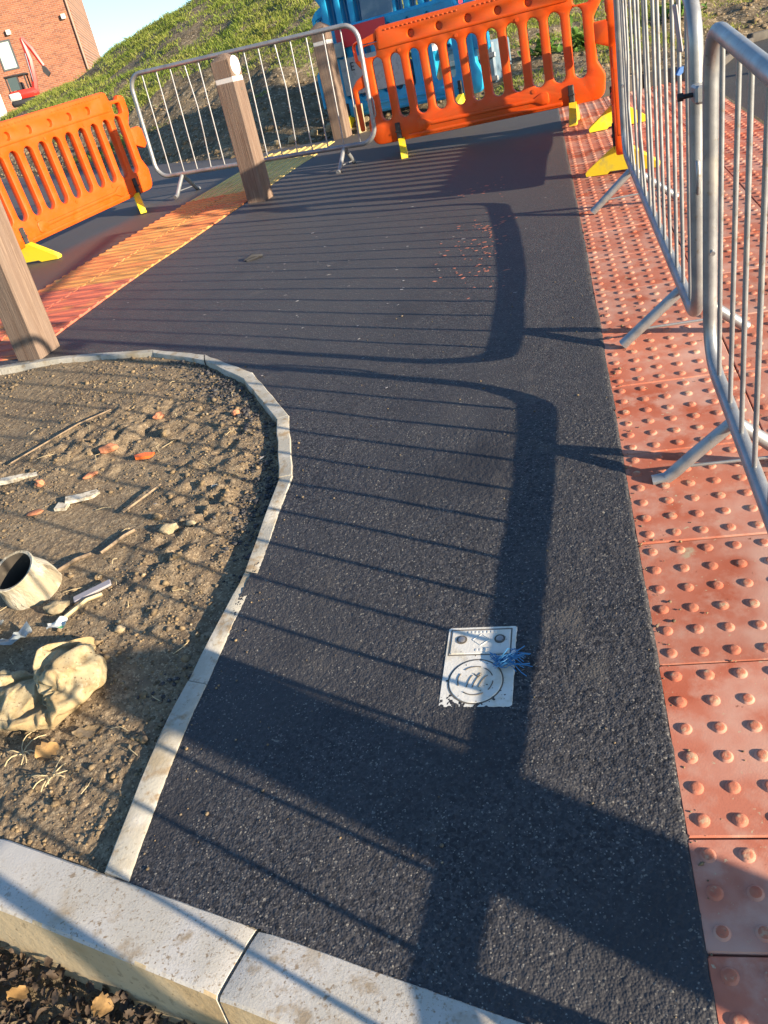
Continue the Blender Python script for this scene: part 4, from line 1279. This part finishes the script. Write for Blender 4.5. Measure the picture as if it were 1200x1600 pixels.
# low storage box the slatted barriers stand on
st = empty('storage_box', (-1.46, 9.27, gz(9.3) + .02), math.radians(-17), label='blue grey storage box with blue barriers standing on top of it', cat='storage box')
MB().box(-1.0, 1.0, -.22, .32, .06, .52, .02).obj('box_body', M['stillage'], st, 30)
for z in (.14, .36): MB().box(-1.02, 1.02, -.245, -.221, z, z + .05, .006).obj('rail', M['galv'], st, 30)
for x in (-.9, .8): MB().box(x, x + .1, -.2, .3, -.25, .058, .005).obj('skid', M['dark'], st, 30)
bo = MB().box(-.19, .19, -.012, .012, 0, .95, .006).obj('grey_board', M['stillage'], None, 30); bo.location = (-1.78, 9.12, gz(9.2) + .545); bo.rotation_euler = (-.12, 0, math.radians(-17))
tag(bo, 'blue grey board leaning on the slatted blue barriers above the sign', 'board')
# scrap timber leaning at the foot of the barriers
mb = MB(); mb.box(-.03, .03, -.02, .02, 0, .55, .004); o = mb.obj('timber_stake', M['straw'], None, 30); o.location = (-1.28, 8.55, gz(8.55) + .0); o.rotation_euler = (.25, .35, .2); tag(o, 'pale timber stake leaning at the foot of the sunlit blue barrier', 'stake')
mb = MB(); mb.box(-.04, .04, -.03, .03, 0, .30, .004); o = mb.obj('timber_peg', M['straw'], None, 30); o.location = (-2.06, 8.60, gz(8.62) - .02); o.rotation_euler = (.03, .05, .2); tag(o, 'short pale timber peg beside the back bollard', 'peg')
rock2 = [(-2.9, 8.78, .06), (-2.65, 8.82, .05), (-2.45, 8.85, .07), (-3.1, 8.80, .04), (-2.05, 8.85, .05)]
for i, (x, yy, r) in enumerate(rock2):
    o = link('rubble_stone', rock_mesh('rubble_stone', r, 20 + i, M['stone'], (1, .8, .8), 2, .5)); o.location = (x, yy, float(bank_z(np.array(x), np.array(yy))) + r * .4)
    tag(o, ['pale rubble lump second from the left, behind the steel barrier', 'middle pale rubble lump behind the steel barrier left of the back bollard', 'largest pale rubble lump right beside the back bollard', 'small rubble lump farthest left at the foot of the bank', 'rubble lump just right of the back bollard'][i], 'stone', 'rubble at the foot of the bank')

# weeds on the right part of the bank
for wi, (wx, wy, lab) in enumerate(((1.35, 9.6, 'leafy green weed on the bank seen behind the steel barrier'), (-.1, 9.4, 'bright green weed on the bank seen through the orange barrier'), (.35, 9.2, 'second green weed beside the edge-on orange barrier on the bank'))):
    parts = []
    for k in range(80):
        me = lm[k % 6]; L = random.uniform(.05, .12)
        V = np.empty(len(me.vertices) * 3); me.vertices.foreach_get('co', V); V = V.reshape(-1, 3) * L; Q = np.array([f.vertices[:] for f in me.polygons])
        Rm = np.array(Matrix.Rotation(random.uniform(0, 6.28), 3, 'Z') @ Matrix.Rotation(random.uniform(-1.2, .1), 3, 'Y'))
        V = V + np.array([L * .5, 0, 0]); V = V @ Rm.T + np.array([random.gauss(0, .1), random.gauss(0, .1), abs(random.gauss(0, .07))]); parts.append((V, Q))
    o = link('weed', np_mesh('weed', parts, M['weed'])); o.location = (wx, wy, float(bank_z(np.array(wx), np.array(wy)))); tag(o, lab, 'weed'); o['kind'] = 'thing'

# ---- brick building beyond the bank
bd = empty('brick_building', (-20.49, 40, -3.2), math.radians(22), label='orange brick building beyond the grass bank at the top left', cat='building')
mb = MB(); mb.box(-26, .0, 0, 10, 0, 14.5); mb.obj('wall', M['brick'], bd)
mb = MB(); mb.box(-.12, -.03, -.10, -.003, 0, 14.4, .02); mb.obj('downpipe', M['downpipe'], bd, 40)


def window(x0, x1, z0, z1):
    w = MB(); t = .07
    frame = MB(); frame.box(x0, x1, -.03, .02, z0, z0 + t); frame.box(x0, x1, -.03, .02, z1 - t, z1); frame.box(x0, x0 + t, -.03, .02, z0 + t, z1 - t); frame.box(x1 - t, x1, -.03, .02, z0 + t, z1 - t)
    f = frame.obj('window', M['winframe'], bd)
    MB().box(x0 + t, x1 - t, -.012, -.004, z0 + t, z1 - t).obj('pane', M['winglass'], f)


window(-3.75, -3.02, 7.80, 9.0)
window(-7.4, -6.5, 7.80, 9.0)
for x, z in ((-.50, 9.28), (-3.05, 9.14)):
    mb = MB(); mb.box(x, x + .2, -.16, -.002, z, z + .2, .02); mb.obj('wall_lamp', M['lamp'], bd, 30)
cb = empty('white_cabinet', (-24.5, 37.9, -3.2), math.radians(22), label='white cabinet in front of the brick wall at the left edge', cat='cabinet')
mb = MB(); mb.box(-.6, .25, -.3, .3, 0, 7.0, .03); mb.obj('cabinet_body', M['whiteboard'], cb, 30)
mb = MB(); mb.box(-.5, .3, -.33, -.301, 6.72, 6.76, .005); mb.obj('shelf_line', M['plate'], cb, 30)

# ---- small red excavator behind the bank
ex = empty('mini_excavator', (-18.30, 30, 1.98), math.radians(20), label='small red excavator with raised boom in front of the brick building', cat='excavator')
MB().box(-.75, .62, -.5, .5, 1.28, 1.66, .12).obj('body', M['red_machine'], ex, 40)
MB().box(-.7, .6, -.60, -.40, .98, 1.26, .12).obj('track', M['dark'], ex, 40)
MB().box(-.7, .6, .40, .60, .98, 1.26, .12).obj('track', M['dark'], ex, 40)
cabm = MB()
for x, y_ in ((-.62, -.42), (.28, -.42), (-.62, .34), (.28, .34)): cabm.box(x, x + .06, y_, y_ + .06, 1.66, 2.28)
cabm.box(-.66, .40, -.46, .44, 2.26, 2.34, .03)
cabm.box(-.05, .0, -.42, -.37, 1.66, 2.26)
cabm.box(-.35, .05, -.1, .3, 1.66, 2.0, .05)
cb_ = cabm.obj('cab', M['dark'], ex, 40)
MB().box(-.52, -.06, -.40, -.395, 1.68, 2.24).obj('cab_window', M['cabglass'], cb_)
MB().box(-.70, -.15, -.56, -.42, 1.26, 1.58, .06).obj('bonnet_panel', M['lamp'], ex, 40)
mb = MB(); mb.tube([(.50, -.1, 1.45), (.66, -.1, 2.0), (.78, -.1, 2.8), (.74, -.1, 3.75)], [.15, .15, .14, .10], 6); mb.obj('boom', M['red_machine'], ex, 40)
mb = MB(); mb.tube([(.73, -.1, 3.77), (1.02, -.1, 3.25), (1.30, -.1, 2.45)], [.10, .12, .09], 6); mb.obj('dipper_arm', M['red_machine'], ex, 40)
mb = MB(); mb.tube([(.60, -.2, 1.9), (.68, -.2, 3.1)], .04, 8); mb.obj('hydraulic_ram', M['ram'], ex, 40)
mb = MB(); mb.prism([(1.24, 2.5), (1.38, 2.38), (1.5, 2.1), (1.36, 1.95), (1.2, 2.2)], 'y', -.25, .05); mb.obj('bucket', M['dark'], ex, 40)
ex.scale = (.74, .74, .74)

# ---- unseen small tree added beyond the side road to cast shade on the bank
tr = empty('added_shade_tree', (5.2, 5.42, gz(5.42) - .03), 0, label='unseen small leafy tree added beyond the side road to shade the bank', cat='tree')
mb = MB(); mb.tube([(0, 0, -.1), (.02, .01, .8), (-.02, .02, 1.7), (.01, 0, 2.6), (.02, .03, 3.3)], [.06, .05, .042, .032, .015], 9)
for k in range(9):
    a = k * 2.4; z0 = 1.9 + .13 * k; L = random.uniform(.45, .75)
    mb.tube([(0, 0, z0), (L * .5 * math.cos(a), L * .5 * math.sin(a), z0 + .22), (L * math.cos(a), L * math.sin(a), z0 + .34)], [.02, .013, .006], 6)
mb.obj('added_shade_tree_trunk', M['stick'], tr, 60)
parts = []
cl_ = [(random.gauss(0, .36), random.gauss(0, .36), 2.95 + random.gauss(0, .40)) for _ in range(46)]
for c in cl_:
    for k in range(60):
        me = lm[k % 6]; L = random.uniform(.05, .10)
        V = np.empty(len(me.vertices) * 3); me.vertices.foreach_get('co', V); V = V.reshape(-1, 3)[::1] * L; Q = np.array([f.vertices[:] for f in me.polygons])
        Rm = np.array(Matrix.Rotation(random.uniform(0, 6.28), 3, 'Z') @ Matrix.Rotation(random.gauss(0, .8), 3, 'X') @ Matrix.Rotation(random.gauss(0, .7), 3, 'Y'))
        parts.append((V @ Rm.T + np.array([c[0] + random.gauss(0, .12), c[1] + random.gauss(0, .12), c[2] + random.gauss(0, .10)]), Q))
cr = link('added_shade_tree_crown', np_mesh('added_shade_tree_crown', parts, M['weed']), tr); cr['kind'] = 'stuff'
